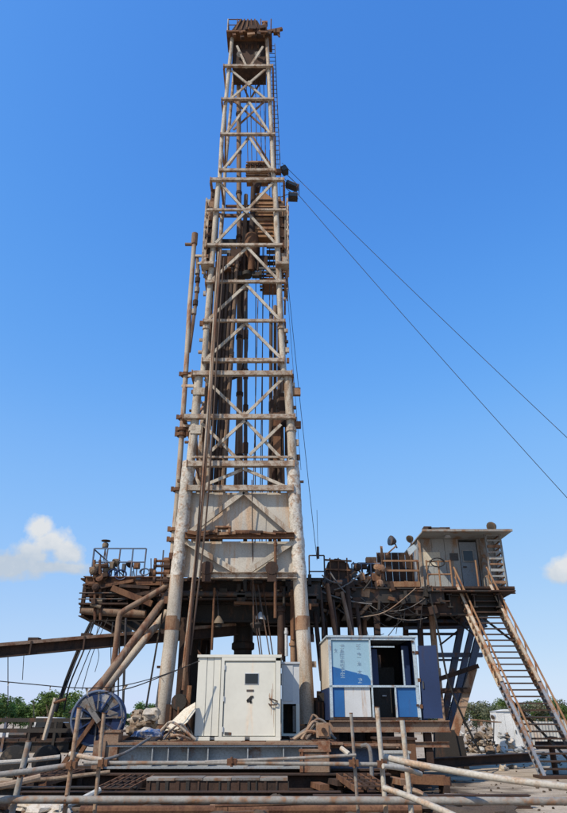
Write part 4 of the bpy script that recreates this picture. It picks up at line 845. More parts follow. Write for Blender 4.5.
eng = thing('engine_unit', 'rusty engine and pump cluster between the drawworks and the open rack', 'engine', P(366, 590, 25.2))
for i in range(75):
    p = P(rnd.uniform(350, 384), rnd.uniform(568, 606), 25 + rnd.uniform(-.3, .4)); g = G(); k = i % 4
    if p.z > 6.9: k = 0
    if k == 0: g.lathe(p, [(.07, 0), (.15, .05), (.15, .18), (.06, .22)], 10, (rnd.uniform(-1, 1), -1, .3))
    elif k == 1: g.box(p, (rnd.uniform(.12, .45), .3, rnd.uniform(.12, .4)), ry=rnd.uniform(-.2, .2))
    elif k == 2: g.path(spline([p, p + V((rnd.uniform(-.5, .5), -.1, rnd.uniform(-.2, .3))), p + V((rnd.uniform(-.6, .6), -.05, rnd.uniform(-.6, 0)))], 4), .03, 6)
    else: g.tube(p, p + V((rnd.uniform(-.4, .4), 0, rnd.uniform(-.4, .4))), rnd.uniform(.04, .1), n=8)
    mk(['pulley', 'casing', 'engine_hose', 'engine_pipe'][k], g, rnd.choice(['rust', 'rust_light', 'rust_dark', 'oily_black', 'rust', 'rust_dark', 'steel_dark']), eng)
for (x, y, w, m_) in ((362, 566, .35, 'rust_dark'), (371, 561, .4, 'rust_orange'), (377, 565, .22, 'steel_dark')):
    p = P(x, y, 25); g = G(); g.box(p, (w, .3, w * .6)); g.tube(p, p + V((0, 0, -.9)), .03); mk('gauge_box', g, m_, eng)
for i in range(12):
    p = P(rnd.uniform(330, 430), rnd.uniform(596, 608), 24.3); q = P(rnd.uniform(330, 430), rnd.uniform(604, 618), 24.3)
    g = G(); g.path(sag(p, q, rnd.uniform(.15, .7), 10), .016, 5); mk('slung_cable', g, 'rubber' if i % 3 else 'hose_grey', label='thin cable looping under the right floor wing', cat='cable', group='cables looping under the right floor wing')
for i, (pts, r) in enumerate([([(366, 628), (372, 645), (384, 640), (398, 622), (402, 606)], .015), ([(370, 606), (378, 632), (384, 634)], .012), ([(400, 608), (396, 634)], .012), ([(428, 585), (440, 640), (448, 680), (464, 720), (480, 752)], .035), ([(430, 560), (424, 590), (420, 628)], .015), ([(416, 588), (385, 612), (352, 618)], .02)]):
    g = G(); g.path(spline([P(x, y, 24.6 - .1 * i) for x, y in pts], 6), r, 6); mk('loose_cable', g, 'hose_tan' if i == 5 else 'rubber', smooth=True, cat='cable', label=['black cable looping low above the blue cabin roof', 'short black cable hanging over the blue cabin roof', 'straight thin cable hanging right of the cabin roof loop', 'thick black cable trailing from the cabin platform to the ground', 'thin cable down the left corner of the grey control cabin', 'tan rope slanting from the open rack to the drawworks'][i])
# open brown rack
rk = thing('open_rack', 'open rust-brown steel rack with three rails beside the grey control cabin', 'rack', P(400, 588, 25.3))
a = P(383, 588, 25.3); x0, x1 = P(383, 570, 25.3).x, P(418.5, 570, 25.3).x; zb_, zt1 = P(400, 587, 25.3).z, P(400, 546, 25.3).z
for x in (x0, x1):
    for y in (25.3, 26.4):
        g = G(); g.angle((x, y, zb_), (x, y, zt1 if x == x0 or y > 26 else zt1 - .55), .1); mk('post', g, 'rust_orange', rk)
for z, w in ((zb_ + .1, .2), (zb_ + .62, .07), (zb_ + 1.0, .07)):
    g = G(); g.bar((x0, 25.27, z), (x1, 25.27, z), .05, w); mk('rail', g, 'rust_orange', rk)
    g = G(); g.bar((x0, 25.3, z), (x0, 26.4, z), .05, w); mk('rail', g, 'rust_orange', rk)
for i in range(5):
    w = (x1 - x0) / 5; g = G(); g.box((x0 + w * (i + .5), 26.42 + .008 * (i % 2), (zb_ + zt1) / 2), (w - .01, .02, zt1 - zb_)); mk('back_panel', g, 'rust_dark', rk)
g = G(); g.box(((x0 + x1) / 2, 25.85, zb_ + .02), (x1 - x0, 1.1, .06)); mk('shelf', g, 'rust', rk)
for i in range(6):
    g = G(); p = V((rnd.uniform(x0 + .15, x1 - .2), rnd.uniform(25.6, 26.1), zb_ + .1)); g.box(p + V((0, 0, .08)), (rnd.uniform(.12, .4), .2, rnd.uniform(.1, .25)), rz=rnd.uniform(-.4, .4)); mk('toolbox', g, rnd.choice(['rust', 'oily_black', 'rust_light']), label='small rusty box lying in the open rack', cat='box', group='rusty boxes in the open rack')
g = G(); g.bar(P(386, 555, 25.2), P(396, 546, 25.4), .05, .05); mk('rack_stay', g, 'rust_light', rk)
floodlight('floodlight', 'dark floodlight tilted on top of the open brown rack', P(392.5, 541, 25.6), (-.3, -.6, .5), .26, 'steel_dark', stem=P(397, 548, 25.6))
floodlight('floodlight', 'small tan floodlight on a stem between the rack and the grey cabin', P(410.5, 538.5, 25.8), (-.3, -1, -.1), .2, stem=P(411, 556, 25.8))
g = G(); g.prism([P(407, 549, 25.4), P(414, 544, 25.4), P(417, 548, 25.4), P(409.5, 556, 25.4)], (0, .05, 0)); mk('bent_sheet', g, 'cabin_frame', label='small bluish bent sheet leaning beside the grey cabin corner', cat='sheet')

# ================================================================== GREY CONTROL CABIN
dh = thing('control_cabin', 'weathered grey control cabin high on the right wing above the stair', 'cabin', (7.3, 26.8, 5.98))
YW = 26.0; hx0, hx1 = P(421, 570, YW).x, P(503, 570, YW).x; hz0 = P(460, 590, YW).z; hz1 = P(460, 543, YW).z + .22
nw = 5; dxs = P(464, 570, YW).x; dxe = P(476.5, 570, YW).x
cuts = [hx0, P(434, 570, YW).x, P(447, 570, YW).x, P(461.5, 570, YW).x, P(480, 570, YW).x, P(492, 570, YW).x, hx1]
for i, (a, b) in enumerate(zip(cuts[:-1], cuts[1:])):
    if i == 3: continue
    g = G(); g.box(((a + b) / 2, YW + .03 + .006 * (i % 2), (hz0 + hz1) / 2), (b - a - .012, .06, hz1 - hz0)); mk('wall_panel', g, 'house_grey', dh)
a, b = cuts[3], cuts[4]
g = G(); g.box(((a + b) / 2, YW + .05, (hz0 + hz1) / 2 - .08), (b - a - .05, .05, hz1 - hz0 - .2)); dr = mk('door', g, 'house_door', dh, label='weathered blue-grey cabin door with dark window')
wp = P(468, 556, YW); g = G(); g.box(wp + V((0, .01, 0)), (.46, .06, .48)); wf = mk('window_frame', g, 'house_grey', dr); g = G(); g.box(wp + V((0, -.03, 0)), (.38, .02, .40)); mk('pane', g, 'dark_glass', dr)
g = G(); g.tube(P(463, 567, YW) + V((0, -.03, 0)), P(463, 567, YW) + V((.14, -.03, 0)), .02); mk('handle', g, 'rust_dark', dr)
for (x, y, w, h) in ((454, 557, .34, .3), (431, 559, .75, .55)):
    p = P(x, y, YW); g = G(); g.box(p + V((0, -.008, 0)), (w, .02, h)); mk('notice_board' if w > .5 else 'vent_plate', g, 'pale_plate' if w > .5 else 'steel_dark', dh)
g = G(); g.box((hx0 + .03, YW + 1.45, (hz0 + hz1) / 2), (.06, 2.75, hz1 - hz0)); mk('side_wall', g, 'house_grey', dh)
g = G(); g.box((hx1 - .03, YW + 1.45, (hz0 + hz1) / 2), (.06, 2.75, hz1 - hz0)); mk('side_wall', g, 'house_grey', dh)
g = G(); g.box(((hx0 + hx1) / 2, YW + 2.85, (hz0 + hz1) / 2), (hx1 - hx0, .06, hz1 - hz0)); mk('back_wall', g, 'house_grey', dh)
g = G(); g.prism([(hx0 - .08, 24.62, hz1 - .1), (hx1 + .12, 24.62, hz1 - .1), (hx1 + .12, 24.62, hz1 - .05), (hx0 - .08, 24.62, hz1 - .05)], (0, 4.5, .12)); rf = mk('roof', g, 'house_grey', dh)
g = G(); g.box(((hx0 + hx1) / 2, 24.6, hz1 - .07), (hx1 - hx0 + .24, .05, .09)); mk('roof_edge', g, 'pipe_grey', rf)
g = G(); g.lathe(V((P(448, 542, 25.3).x, 25.3, hz1 - .17)), [(.13, 0), (.1, .08), (.04, .1)], 12); mk('ceiling_lamp', g, 'light_grey', rf, smooth=True)
g = G(); g.bar((hx0, YW - .05, hz0 - .1), (hx0, YW - .05, hz1), .1, .1); mk('corner_post', g, 'pipe_pale', dh)
g = G(); g.box(((hx0 + hx1) / 2, 26.9, hz0 - .1), (hx1 - hx0, 3.2, .16)); mk('cabin_base', g, 'rust_dark', dh)
for i, (x, w, d_, h, m_) in enumerate([(424, .3, .4, .16, 'rust_dark'), (433, .7, .4, .12, 'steel_dark'), (441, .4, .3, .14, 'rust_dark'), (470, 1.2, .3, .05, 'rust')]):
    p = P(x, 533, 25.5); g = G(); g.box((p.x, 24.95, hz1 - .03 + h / 2), (w, d_, h)); mk('roof_box', g, m_, rf)
floodlight('floodlight', 'big round brown floodlight on the right end of the grey cabin roof', V((P(493, 530, 24.9).x, 24.9, hz1 + .17)), (-.4, -1, .05), .26, stem=V((P(493, 530, 24.9).x, 24.9, hz1 - .05)))
# landing with its own rails and the slatted cage at its right
ld = thing('stair_landing', 'rusty landing with slatted cage in front of the grey cabin door', 'landing', (7.8, 25.6, 5.9))
g = G(); lz = hz0 - .05; g.box(((hx0 + hx1) / 2, 25.55, lz), (hx1 - hx0 + .1, .85, .07)); mk('landing_plate', g, 'rust_dark', ld)
g = G(); g.ibeam((hx0 - .1, 25.15, lz - .14), (hx1 + .05, 25.15, lz - .14), .12, .2); mk('landing_beam', g, 'rust_dark', ld)
sx0, sx1 = P(489, 560, 25.2).x, P(503.5, 560, 25.2).x; sz1 = P(495, 533.5, 25.2).z
for x in (sx0, sx1):
    for y in (25.2, 25.95):
        g = G(); g.angle((x, y, lz), (x, y, sz1), .1, .02); mk('cage_post', g, 'house_grey', ld)
for i in range(9):
    z = lz + .2 + i * (sz1 - lz - .25) / 8; g = G(); g.bar((sx0, 25.2, z), (sx1, 25.2, z), .05, .06 if i % 2 else .1); mk('cage_slat', g, 'house_grey' if i % 3 else 'rust_light', ld)
    g = G(); g.bar((sx1, 25.2, z), (sx1, 25.95, z), .04, .05); mk('cage_slat', g, 'rust_light', ld)
for z in (.5, 1.0):
    a, b = P(428, 580, 25.2).x, P(452, 580, 25.2).x; g = G(); g.tube((a, 25.2, lz + z), (b, 25.2, lz + z), .03); mk('rail', g, 'rust_orange', ld)
for x in (428, 440, 452, 478):
    a = P(x, 580, 25.2).x; g = G(); g.tube((a, 25.2, lz - .1), (a, 25.2, lz + 1.05), .035); mk('post', g, 'rust_orange', ld)
c = P(437.5, 562.5, 25.15); g = G()
for k in range(2): g.path([c + V((math.cos(t) * (.26 + .02 * k), -.02 * k, math.sin(t) * .17)) for t in [2 * math.pi * j / 16 for j in range(17)]], .02, 5)
mk('cable_loop', g, 'rubber', label='loop of black cable hung on the landing rail', cat='cable')
brl = thing('gas_cylinder', 'pale cylinder standing on the landing beside the slatted cage', 'cylinder', P(484, 575, 25.7))
c = V((P(484, 560, 25.7).x, 25.7, lz)); g = G(); g.lathe(c, [(.12, 0), (.13, .05), (.13, 1.0), (.1, 1.12), (.05, 1.2), (.04, 1.3)], 14); mk('tank', g, 'pipe_grey', brl, smooth=True)
g = G(); g.box(c + V((0, 0, 1.33)), (.08, .08, .1)); g.tube(c + V((-.08, 0, 1.36)), c + V((.08, 0, 1.36)), .025); mk('valve', g, 'rust_light', brl)
g = G(); g.tube((P(437, 600, 25.1).x - .35, 25.1, lz - .1), P(433, 640, 25.1), .06, n=8); mk('drain_pipe', g, 'rust_light', label='rusty pipe slanting down below the landing left corner', cat='pipe')

# ================================================================== STAIR
st = thing('access_stair', 'long steep rusty access stair from the grey cabin landing to the ground at right', 'stair', P(545, 779, 22.7))
A, B = P(456.5, 592, 25.2), P(544, 779, 22.6); A.z = lz; WX = V((1.28, 0, 0)); sd = (B - A).normalized(); nrm = sd.cross(V((1, 0, 0))).normalized()
if nrm.z < 0: nrm = -nrm
for k in (0, 1):
    o = WX * k; sp_t = .56
    M1 = A.lerp(B, sp_t)
    for a, b, m_, w in ((A, M1, 'stair_paint', .40), (M1, B, 'stair_blue', .32)):
        g = G(); g.ext([(-.05, -w / 2), (.05, -w / 2), (.05, -w / 2 + .03), (-.02, -w / 2 + .03), (-.02, w / 2 - .03), (.05, w / 2 - .03), (.05, w / 2), (-.05, w / 2)], a + o, b + o, up=nrm); mk('stringer', g, m_, st)
    h = V((0, 0, .78))
    for hh, r in ((.78, .035), (.4, .022)):
        g = G(); g.tube(A + o + V((0, 0, hh)), B.lerp(A, .08) + o + V((0, 0, hh)), r, n=8); mk('handrail', g, 'rust_orange', st, smooth=True)
    for i in range(9):
        p = A.lerp(B, .02 + i * .11) + o; g = G(); g.tube(p, p + h, .025, n=6); mk('baluster', g, 'rust_orange' if i < 6 else 'stair_blue', st)
    for i in range(26):
        p = A.lerp(B, (i + .6) / 26) + o + V((-.06 if k == 0 else .06, -.03, 0)); g = G(); g.box(p, (.05, .08, .08)); mk('tread_clip', g, 'rust', st)
nt_ = 30
for i in range(nt_):
    p = A.lerp(B, (i + .7) / nt_); g = G(); g.box(p + WX * .5, (1.2, .22, .03)); tr_ = mk('tread', g, 'steel_dark' if i % 4 else 'rust_dark', st)
    gg = G(); gg.box(p + WX * .5 + V((0, -.125, -.02)), (1.2, .012, .03)); mk('nosing', gg, 'rust_dark', tr_)
for a, b in ((.56, .8), (.8, .56)):
    pass
g = G(); g.bar(A.lerp(B, .55) + V((0, .06, -.2)), A.lerp(B, .93) + WX + V((0, .06, -.2)), .07, .05, up=(0, -1, 0)); mk('sway_brace', g, 'steel_dark', st)
g = G(); g.bar(A.lerp(B, .04) + V((0, .06, -.2)), A.lerp(B, .3) + WX + V((0, .06, -.2)), .07, .05, up=(0, -1, 0)); mk('sway_brace', g, 'steel_dark', st)
g = G(); g.box(B + WX * .5 + V((0, 0, -B.z + .04)), (1.7, .7, .08)); mk('foot_pad', g, 'rust_dark', st)

# ================================================================== WHITE LOCKER
YL = 19.3
lk = thing('equipment_locker', 'cream white steel locker with a door and small dark window before the mast', 'locker', P(237, 741, YL))
lx0, lx1 = P(194, 740, YL).x, P(280.5, 740, YL).x; lz0 = P(237, 740.5, YL).z; lz1 = P(237, 656, YL).z
def LX(px): return lx0 + (px - 194.5) / (280.5 - 194.5) * (lx1 - lx0)
def LZ(py): return lz0 + (740.5 - py) / (740.5 - 656) * (lz1 - lz0)
for i, (a, b) in enumerate(((194.5, 203.6), (204.2, 210.8), (211.4, 218))):
    g = G(); g.box(((LX(a) + LX(b)) / 2, YL + .05 + .008 * (i % 2), (lz0 + lz1) / 2 + .04), (LX(b) - LX(a), .06, lz1 - lz0 - .14)); mk('wall_panel', g, 'locker_cream', lk)
for x in (203.9, 211.1, 218.6):
    g = G(); g.box((LX(x), YL + .085, (lz0 + lz1) / 2 + .03), (.05, .05, lz1 - lz0 - .16)); mk('seam', g, 'locker_grey', lk)
g = G(); g.box((LX(249.5), YL + .1, (lz0 + lz1) / 2), (LX(280) - LX(219), .06, lz1 - lz0 - .1)); mk('wall_panel', g, 'locker_cream', lk)
for a, b, y0, y1 in ((219, 222, 661, 737), (275.5, 280.4, 658, 737), (219, 280.4, 656.8, 661)):
    g = G(); g.box(((LX(a) + LX(b)) / 2, YL + .03, (LZ(y0) + LZ(y1)) / 2), (LX(b) - LX(a), .1, abs(LZ(y0) - LZ(y1)))); mk('door_frame', g, 'locker_cream', lk)
g = G(); g.box(((LX(223) + LX(275)) / 2, YL + .045, (LZ(662.5) + LZ(736)) / 2), (LX(275) - LX(223), .06, LZ(662.5) - LZ(736))); ldr = mk('door', g, 'locker_cream', lk)
g = G(); g.box((LX(250.5), YL + .012, LZ(679.5)), (LX(257) - LX(243.6) + .03, .02, LZ(674.5) - LZ(685) + .03)); mk('window_frame', g, 'locker_grey', ldr)
g = G(); g.box((LX(250.5), YL + .0, LZ(679.5)), (LX(257) - LX(243.8), .02, LZ(674.5) - LZ(684.5))); mk('window', g, 'dark_glass', ldr)
g = G(); g.box((LX(249.3), YL + .01, LZ(691.6)), (.2, .015, .05)); mk('name_plate', g, 'label_plate', ldr)
def stroke(pts, r, y):      # flat painted stroke following points on the door
    g = G()
    for (a, b), (c_, d) in zip(pts[:-1], pts[1:]):
        g.bar((LX(a), y, LZ(b)), (LX(c_), y, LZ(d)), r, .006, up=(0, -1, 0))
    return g
g = G()
for k, s in enumerate(([(251, 697.3), (246.2, 702.2), (248.2, 702.6)], [(251, 697.5), (249.2, 703.3), (251.3, 703.2)], [(252.8, 697.6), (251.2, 698), (248.6, 700.2)], [(246.6, 701), (250.6, 699.8)])):
    gg = stroke(s, .05, YL + .008 - .003 * k); g.add(gg.v, gg.f)
mk('painted_mark', g, 'mark_black', ldr, label='black hand-painted numeral on the locker door')
g = G(); g.path([(LX(269), YL - .0, LZ(699.6)), (LX(272), YL - .06, LZ(700.5)), (LX(277.2), YL - .07, LZ(702.5)), (LX(277), YL - .07, LZ(706)), (LX(270), YL - .05, LZ(706)), (LX(268.6), YL, LZ(705))], .018, 6); mk('door_handle', g, 'rust_dark', ldr)
mat('rust_run', (0.50, 0.40, 0.30), (0.30, 0.19, 0.12), 0.4, scale=9, streak=0.2, bump=0, grain=0.2)
for (x, y0, y1, w) in ((271, 690, 716, .035), (272.4, 684, 704, .02), (269.2, 694, 702, .03), (273.5, 706, 728, .018)):
    g = G(); n = 8; L_, R_2 = [], []
    for k in range(n + 1):
        t = k / n; ww = w * (.25 + math.sin(math.pi * min(1, t * 1.1 + .05))) * rnd.uniform(.6, 1.1); xx = LX(x) + rnd.uniform(-.006, .006); zz = LZ(y0 + (y1 - y0) * t); L_.append((xx - ww / 2, YL + .0125, zz)); R_2.append((xx + ww / 2, YL + .0125, zz))
    g.add(L_ + R_2, [(k, k + 1, n + 2 + k, n + 1 + k) for k in range(n)]); mk('rust_run', g, 'rust_run', ldr)
for z in (668, 700, 730):
    g = G(); g.tube((LX(222.6), YL + .0, LZ(z - 2.5)), (LX(222.6), YL + .0, LZ(z + 2.5)), .022, n=8); mk('hinge', g, 'locker_grey', ldr)

g = G(); g.box((LX(228), YL + .008, LZ(734)), (.18, .01, .07), ry=.05); mk('scuff_plate', g, 'steel_dark', ldr)
for a, b in ((194.5, 210), (215, 245), (250, 280.4)):
    g = G(); g.box(((LX(a) + LX(b)) / 2, YL + .05, lz0 + .045), (LX(b) - LX(a), .14, .09)); mk('skid', g, 'locker_cream', lk)
g = G(); g.box(((lx0 + lx1) / 2, YL + 1.0, lz1 + .0), (lx1 - lx0 + .06, 2.05, .07)); mk('roof', g, 'locker_cream', lk)
for s, x in ((-1, lx0 + .03), (1, lx1 - .03)):
    for k in range(3):
        g = G(); g.box((x + s * .004 * (k % 2), YL + .45 + .62 * k, (lz0 + lz1) / 2), (.05, .6, lz1 - lz0 - .1)); mk('side_panel', g, 'locker_cream', lk)
g = G(); g.box(((lx0 + lx1) / 2, YL + 1.98, (lz0 + lz1) / 2), (lx1 - lx0, .05, lz1 - lz0 - .1)); mk('back_panel', g, 'locker_cream', lk)
g = G(); g.box(((lx0 + lx1) / 2, YL + 1, lz0 + .05), (lx1 - lx0, 1.8, .06)); mk('floor_panel', g, 'locker_grey', lk)
for (x, z) in ((194.8, 657), (280.2, 657)):
    g = G(); g.path([(LX(x), YL + .1, lz1 + .03), (LX(x) - .05, YL + .05, lz1 + .16), (LX(x) + .06, YL + .1, lz1 + .03)], .02, 6); mk('lifting_eye', g, 'rust', lk)
an = thing('grey_annex', 'grey cabinet with an open lower bay set back right of the white locker', 'cabinet', P(290, 735, 20.6))
YA = 20.5; ax0, ax1 = P(281.5, 700, YA).x, P(299.5, 700, YA).x; az0, az1 = P(290, 734, YA).z, P(290, 664, YA).z; azm = P(290, 704, YA).z
g = G(); g.box(((ax0 + ax1) / 2, YA + .03, (azm + az1) / 2), (ax1 - ax0, .05, az1 - azm)); mk('front_panel', g, 'cabin_white', an)
g = G(); g.box(((ax0 + ax1) / 2 - .07, YA + .0, (azm + az1) / 2 + .02), ((ax1 - ax0) * .55, .03, (az1 - azm) * .9)); mk('door', g, 'locker_grey', an)
for x in (ax0 + .02, ax1 - .05):
    g = G(); g.box((x, YA + .03, (az0 + azm) / 2), (.1 if x > ax0 + .1 else .04, .06, azm - az0)); mk('frame_post', g, 'locker_cream', an)
g = G(); g.box((ax0 + .42, YA + .2, (az0 + azm) / 2), (.18, .3, azm - az0 - .1)); mk('inner_box', g, 'hose_grey', an)
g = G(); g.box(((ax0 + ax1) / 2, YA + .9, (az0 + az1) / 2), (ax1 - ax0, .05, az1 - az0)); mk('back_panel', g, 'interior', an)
for x in (ax0 + .03, ax1 - .03):
    g = G(); g.box((x, YA + .48, (az0 + az1) / 2), (.04, .82, az1 - az0)); mk('side_panel', g, 'locker_cream', an)
g = G(); g.box(((ax0 + ax1) / 2, YA + .45, az1 + .03), (ax1 - ax0 + .04, 1.0, .05)); mk('roof', g, 'locker_grey', an)
g = G(); g.box(((ax0 + ax1) / 2, YA + .45, az0 - .02), (ax1 - ax0, .95, .06)); mk('floor_panel', g, 'locker_cream', an)

# ================================================================== BLUE CABIN
YC = 20.3; o = P(330.5, 720, YC)
XF = Matrix.Translation(o) @ Matrix.Rotation(R(3.0), 4, 'Z')
sc_ = YC / ray(372, 690).y / FPX          # metres per photo pixel on the cabin front
CW = 2.62; CH = P(370, 637, YC).z - o.z; CD = 2.3
cb = thing('blue_cabin', 'blue and pale blue cabin with an open window bay on a rusty skid', 'cabin', (CW / 2, CD / 2, 0))
def cbx(name, mtl, x0, x1, z0, z1, y0=-.0, t=.05, par=None, **k):
    g = G(); g.box(((x0 + x1) / 2, y0 + t / 2, (z0 + z1) / 2), (x1 - x0, t, z1 - z0)); return mk(name, g, mtl, par or cb, **k)
zm = CH * .40; xw = 1.22; xd0, xd1 = 1.24, 1.90
up_ = cbx('upper_panel', 'blue_pale', .07, xw, zm, CH - .06, .012, label='pale blue upper panel with faded blue writing')
# blue wave of paint at the foot of the pale panel, a thin sheet of paint
g = G(); g.prism([(.07, .004, zm + .02), (xw - .01, .004, zm + .02), (xw - .01, .004, zm + .16), (xw - .09, .004, zm + .28), (.55, .004, zm + .41), (.07, .004, zm + .53)], (0, .006, 0)); mk('paint_band', g, 'blue_paint', up_)
def glyph(x, z, w, h, kind):
    g = G(); y = .006; r = .015
    def ln(a, b, c_, d): g.bar((x + a * w, y, z + b * h), (x + c_ * w, y, z + d * h), r, .005, up=(0, -1, 0))
    if kind == 0: ln(-.5, -.5, .5, -.5); ln(-.5, .5, .5, .5); ln(-.5, -.5, -.5, .5); ln(.5, -.5, .5, .5)
    elif kind == 1: ln(-.5, .5, .5, .5); ln(-.5, 0, .5, 0); ln(-.5, -.5, .5, -.5); ln(0, -.5, 0, .5); ln(-.5, .5, -.5, 0)
    elif kind == 2: ln(-.5, .2, .5, .2); ln(0, .6, 0, -.5); ln(0, .2, -.5, -.5); ln(0, .2, .5, -.5)
    elif kind == 3: ln(-.5, .4, .5, .4); ln(-.3, .1, .4, .1); ln(-.5, -.5, .5, -.5); ln(.1, .6, -.1, -.5); ln(.5, .4, .5, -.1)
    else: ln(-.4, .5, -.4, -.5); ln(-.4, .1, .4, .1); ln(.4, .1, .4, -.5); ln(0, .5, 0, -.5); ln(-.4, -.25, .4, -.25)
    mk('faded_character', g, 'blue_mark', up_)
for i in range(5): glyph(.90, CH - .26 - .235 * i, .11, .12, (1, 3, 4, 2, 3)[i])
for i in range(7): glyph(.40, CH - .26 - .135 * i, .12, .105, (3, 4, 1, 4, 1, 3, 1)[i])
glyph(.21, CH - .38, .09, .1, 2)
cbx('lower_panel', 'blue_paint', .07, .42, .08, zm - .05, .02)
cbx('lower_panel', 'cabin_white', .43, xw - .04, .08, zm - .05, .02, label='white lower panel with rust runs')
cbx('lower_panel', 'blue_paint', 1.93, CW - .07, .08, zm - .05, .02)
bay = cbx('dark_doorway', 'interior', xw - .02, xd1, .08, zm - .05, .5)
cbx('door_latch', 'light_grey', 1.62, 1.74, .63, .66, .44, par=bay)
for (a, b, c_, d) in ((0, .08, 0, CH), (CW - .09, CW, 0, CH), (0, CW, CH - .08, CH), (0, CW, zm - .04, zm + .015), (xw, xw + .045, .05, CH), (xd1, xd1 + .045, .05, zm), (0, CW, 0, .07)):
    cbx('frame_bar', 'cabin_frame' if d != .07 else 'rust_dark', a, b, c_, d, -.03, .07)
cbx('window_post', 'cabin_frame', 2.22, 2.26, zm, CH - .35, .1, .05)
cbx('window_rail', 'cabin_frame', xw, 2.0, CH - .28, CH - .245, .05, .04)
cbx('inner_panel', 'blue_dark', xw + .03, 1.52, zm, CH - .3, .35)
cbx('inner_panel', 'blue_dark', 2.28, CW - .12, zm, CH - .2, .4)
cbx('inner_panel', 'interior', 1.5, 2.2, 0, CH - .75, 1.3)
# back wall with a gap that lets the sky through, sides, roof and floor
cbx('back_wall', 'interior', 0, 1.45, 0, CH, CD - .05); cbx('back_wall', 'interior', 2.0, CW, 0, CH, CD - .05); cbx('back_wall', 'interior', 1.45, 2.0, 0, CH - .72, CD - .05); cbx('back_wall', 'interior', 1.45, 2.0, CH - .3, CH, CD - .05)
g = G(); g.box((.0, CD / 2, CH / 2 + .42), (.05, CD - .1, CH - .86)); mk('side_wall', g, 'cabin_cream', cb)
g = G(); g.box((-.01, CD / 2, .42), (.06, CD - .1, .84)); mk('side_wall', g, 'blue_dark', cb)
g = G(); g.box((CW, CD / 2, CH / 2), (.05, CD - .1, CH)); mk('side_wall', g, 'blue_dark', cb)
g = G(); g.box((CW / 2, CD / 2, CH + .02), (CW + .12, CD + .12, .05)); mk('roof', g, 'cabin_frame', cb)
g = G(); g.box((CW / 2, CD / 2, .03), (CW - .1, CD - .1, .05)); mk('floor_panel', g, 'rust_dark', cb)
g = G(); g.box((0, 0, 0), (.54, .04, CH - .28)); M_ = Matrix.Translation((CW + .32, -.12, CH / 2 - .1)) @ Matrix.Rotation(R(-22), 4, 'Z'); g.v = [(M_ @ v) for v in g.v]; odr = mk('open_door', g, 'blue_dark', cb, label='dark blue door swung open at the right of the cabin')
g = G(); g.box((-.2, -.03, -.1), (.04, .04, .2)); g.v = [(M_ @ v) for v in g.v]; mk('door_handle', g, 'steel_dark', odr)
for z in (.3, 1.0, 1.75): cbx('hinge', 'rust', CW - .02, CW + .06, z, z + .1, -.07, .05, par=odr)
for z in (.35, CH - .45, CH - .15): cbx('catch', 'rust_dark', CW - .12, CW - .05, z, z + .06, -.06, .03)
sk = thing('cabin_skid', 'rusty steel skid with cross bearers carrying the blue cabin', 'skid', (CW / 2, CD / 2, -.4))
for y in (-.15, CD - .1):
    g = G(); g.ibeam((-.05, y, -.16), (CW + .75, y, -.16), .2, .3); mk('skid_beam', g, 'beam_rusty', sk)
for x in (.1, .9, 1.7, 2.5, 3.2):
    g = G(); g.ibeam((x, -.1, -.14), (x, CD - .15, -.14), .12, .2); mk('cross_bearer', g, 'rust_dark', sk)
for x in (.12, 1.45, 2.75):
    for y in (0, CD - .2):
        g = G(); g.ibeam((x, y, -.32), (x, y, -o.z + .45), .2, .2, up=(0, -1, 0)); mk('leg', g, 'rust_dark', sk)
for z in (-.62,):
    g = G(); g.ibeam((-.1, -.12, z), (CW + .7, -.12, z), .1, .14); mk('tie_beam', g, 'beam_rusty', sk)
XF = Matrix.Identity(4)

# ================================================================== FOUNDATION BEAMS AND MATS
fb = thing('foundation_girder', 'long grey stiffened steel beam with rusty top flange under the white locker', 'beam', (-1.8, 18.5, .5))
fx0, fx1 = -4.75, 1.15
g = G(); g.ibeam((fx0, 18.5, .775), (fx1, 18.5, .775), .5, .53, .05); mk('web', g, 'beam_grey', fb)
g = G(); g.box(((fx0 + fx1) / 2 + .2, 18.5, 1.065), (fx1 - fx0 + .3, .56, .05)); mk('top_plate', g, 'beam_rusty', fb)
for x in (-4.4, -3.3, -2.9, -2.4, -1.9, -.9, .0, .45, .9):
    g = G(); g.box((x, 18.38, .775), (.03, .2, .42)); mk('stiffener', g, 'beam_grey', fb)
for x in (-4.62, 1.02):
    g = G(); g.box((x, 18.3, .82), (.3, .25, .62)); mk('end_block', g, 'beam_rusty', fb)
for i, y in enumerate((19.1, 20.0, 21.1)):
    g = G(); g.ibeam((-4.6, y, .8), (1.25, y, .8), .3, .5); mk('foundation_girder', g, 'beam_rusty', label=['rusty cross beam just behind the grey foundation beam', 'rusty cross beam under the middle of the white locker', 'rusty cross beam under the back of the white locker'][i], cat='beam')
for i in range(10):
    x = -4.5 + i * .62; g = G(); g.box((x, 19.75, 1.08 + .005 * (i % 2)), (.6, 2.2, .04)); mk('deck_plank', g, 'timber' if i % 3 else 'rust', label='worn deck plank laid over the foundation beams round the locker', cat='plank', group='deck planks on the foundation')
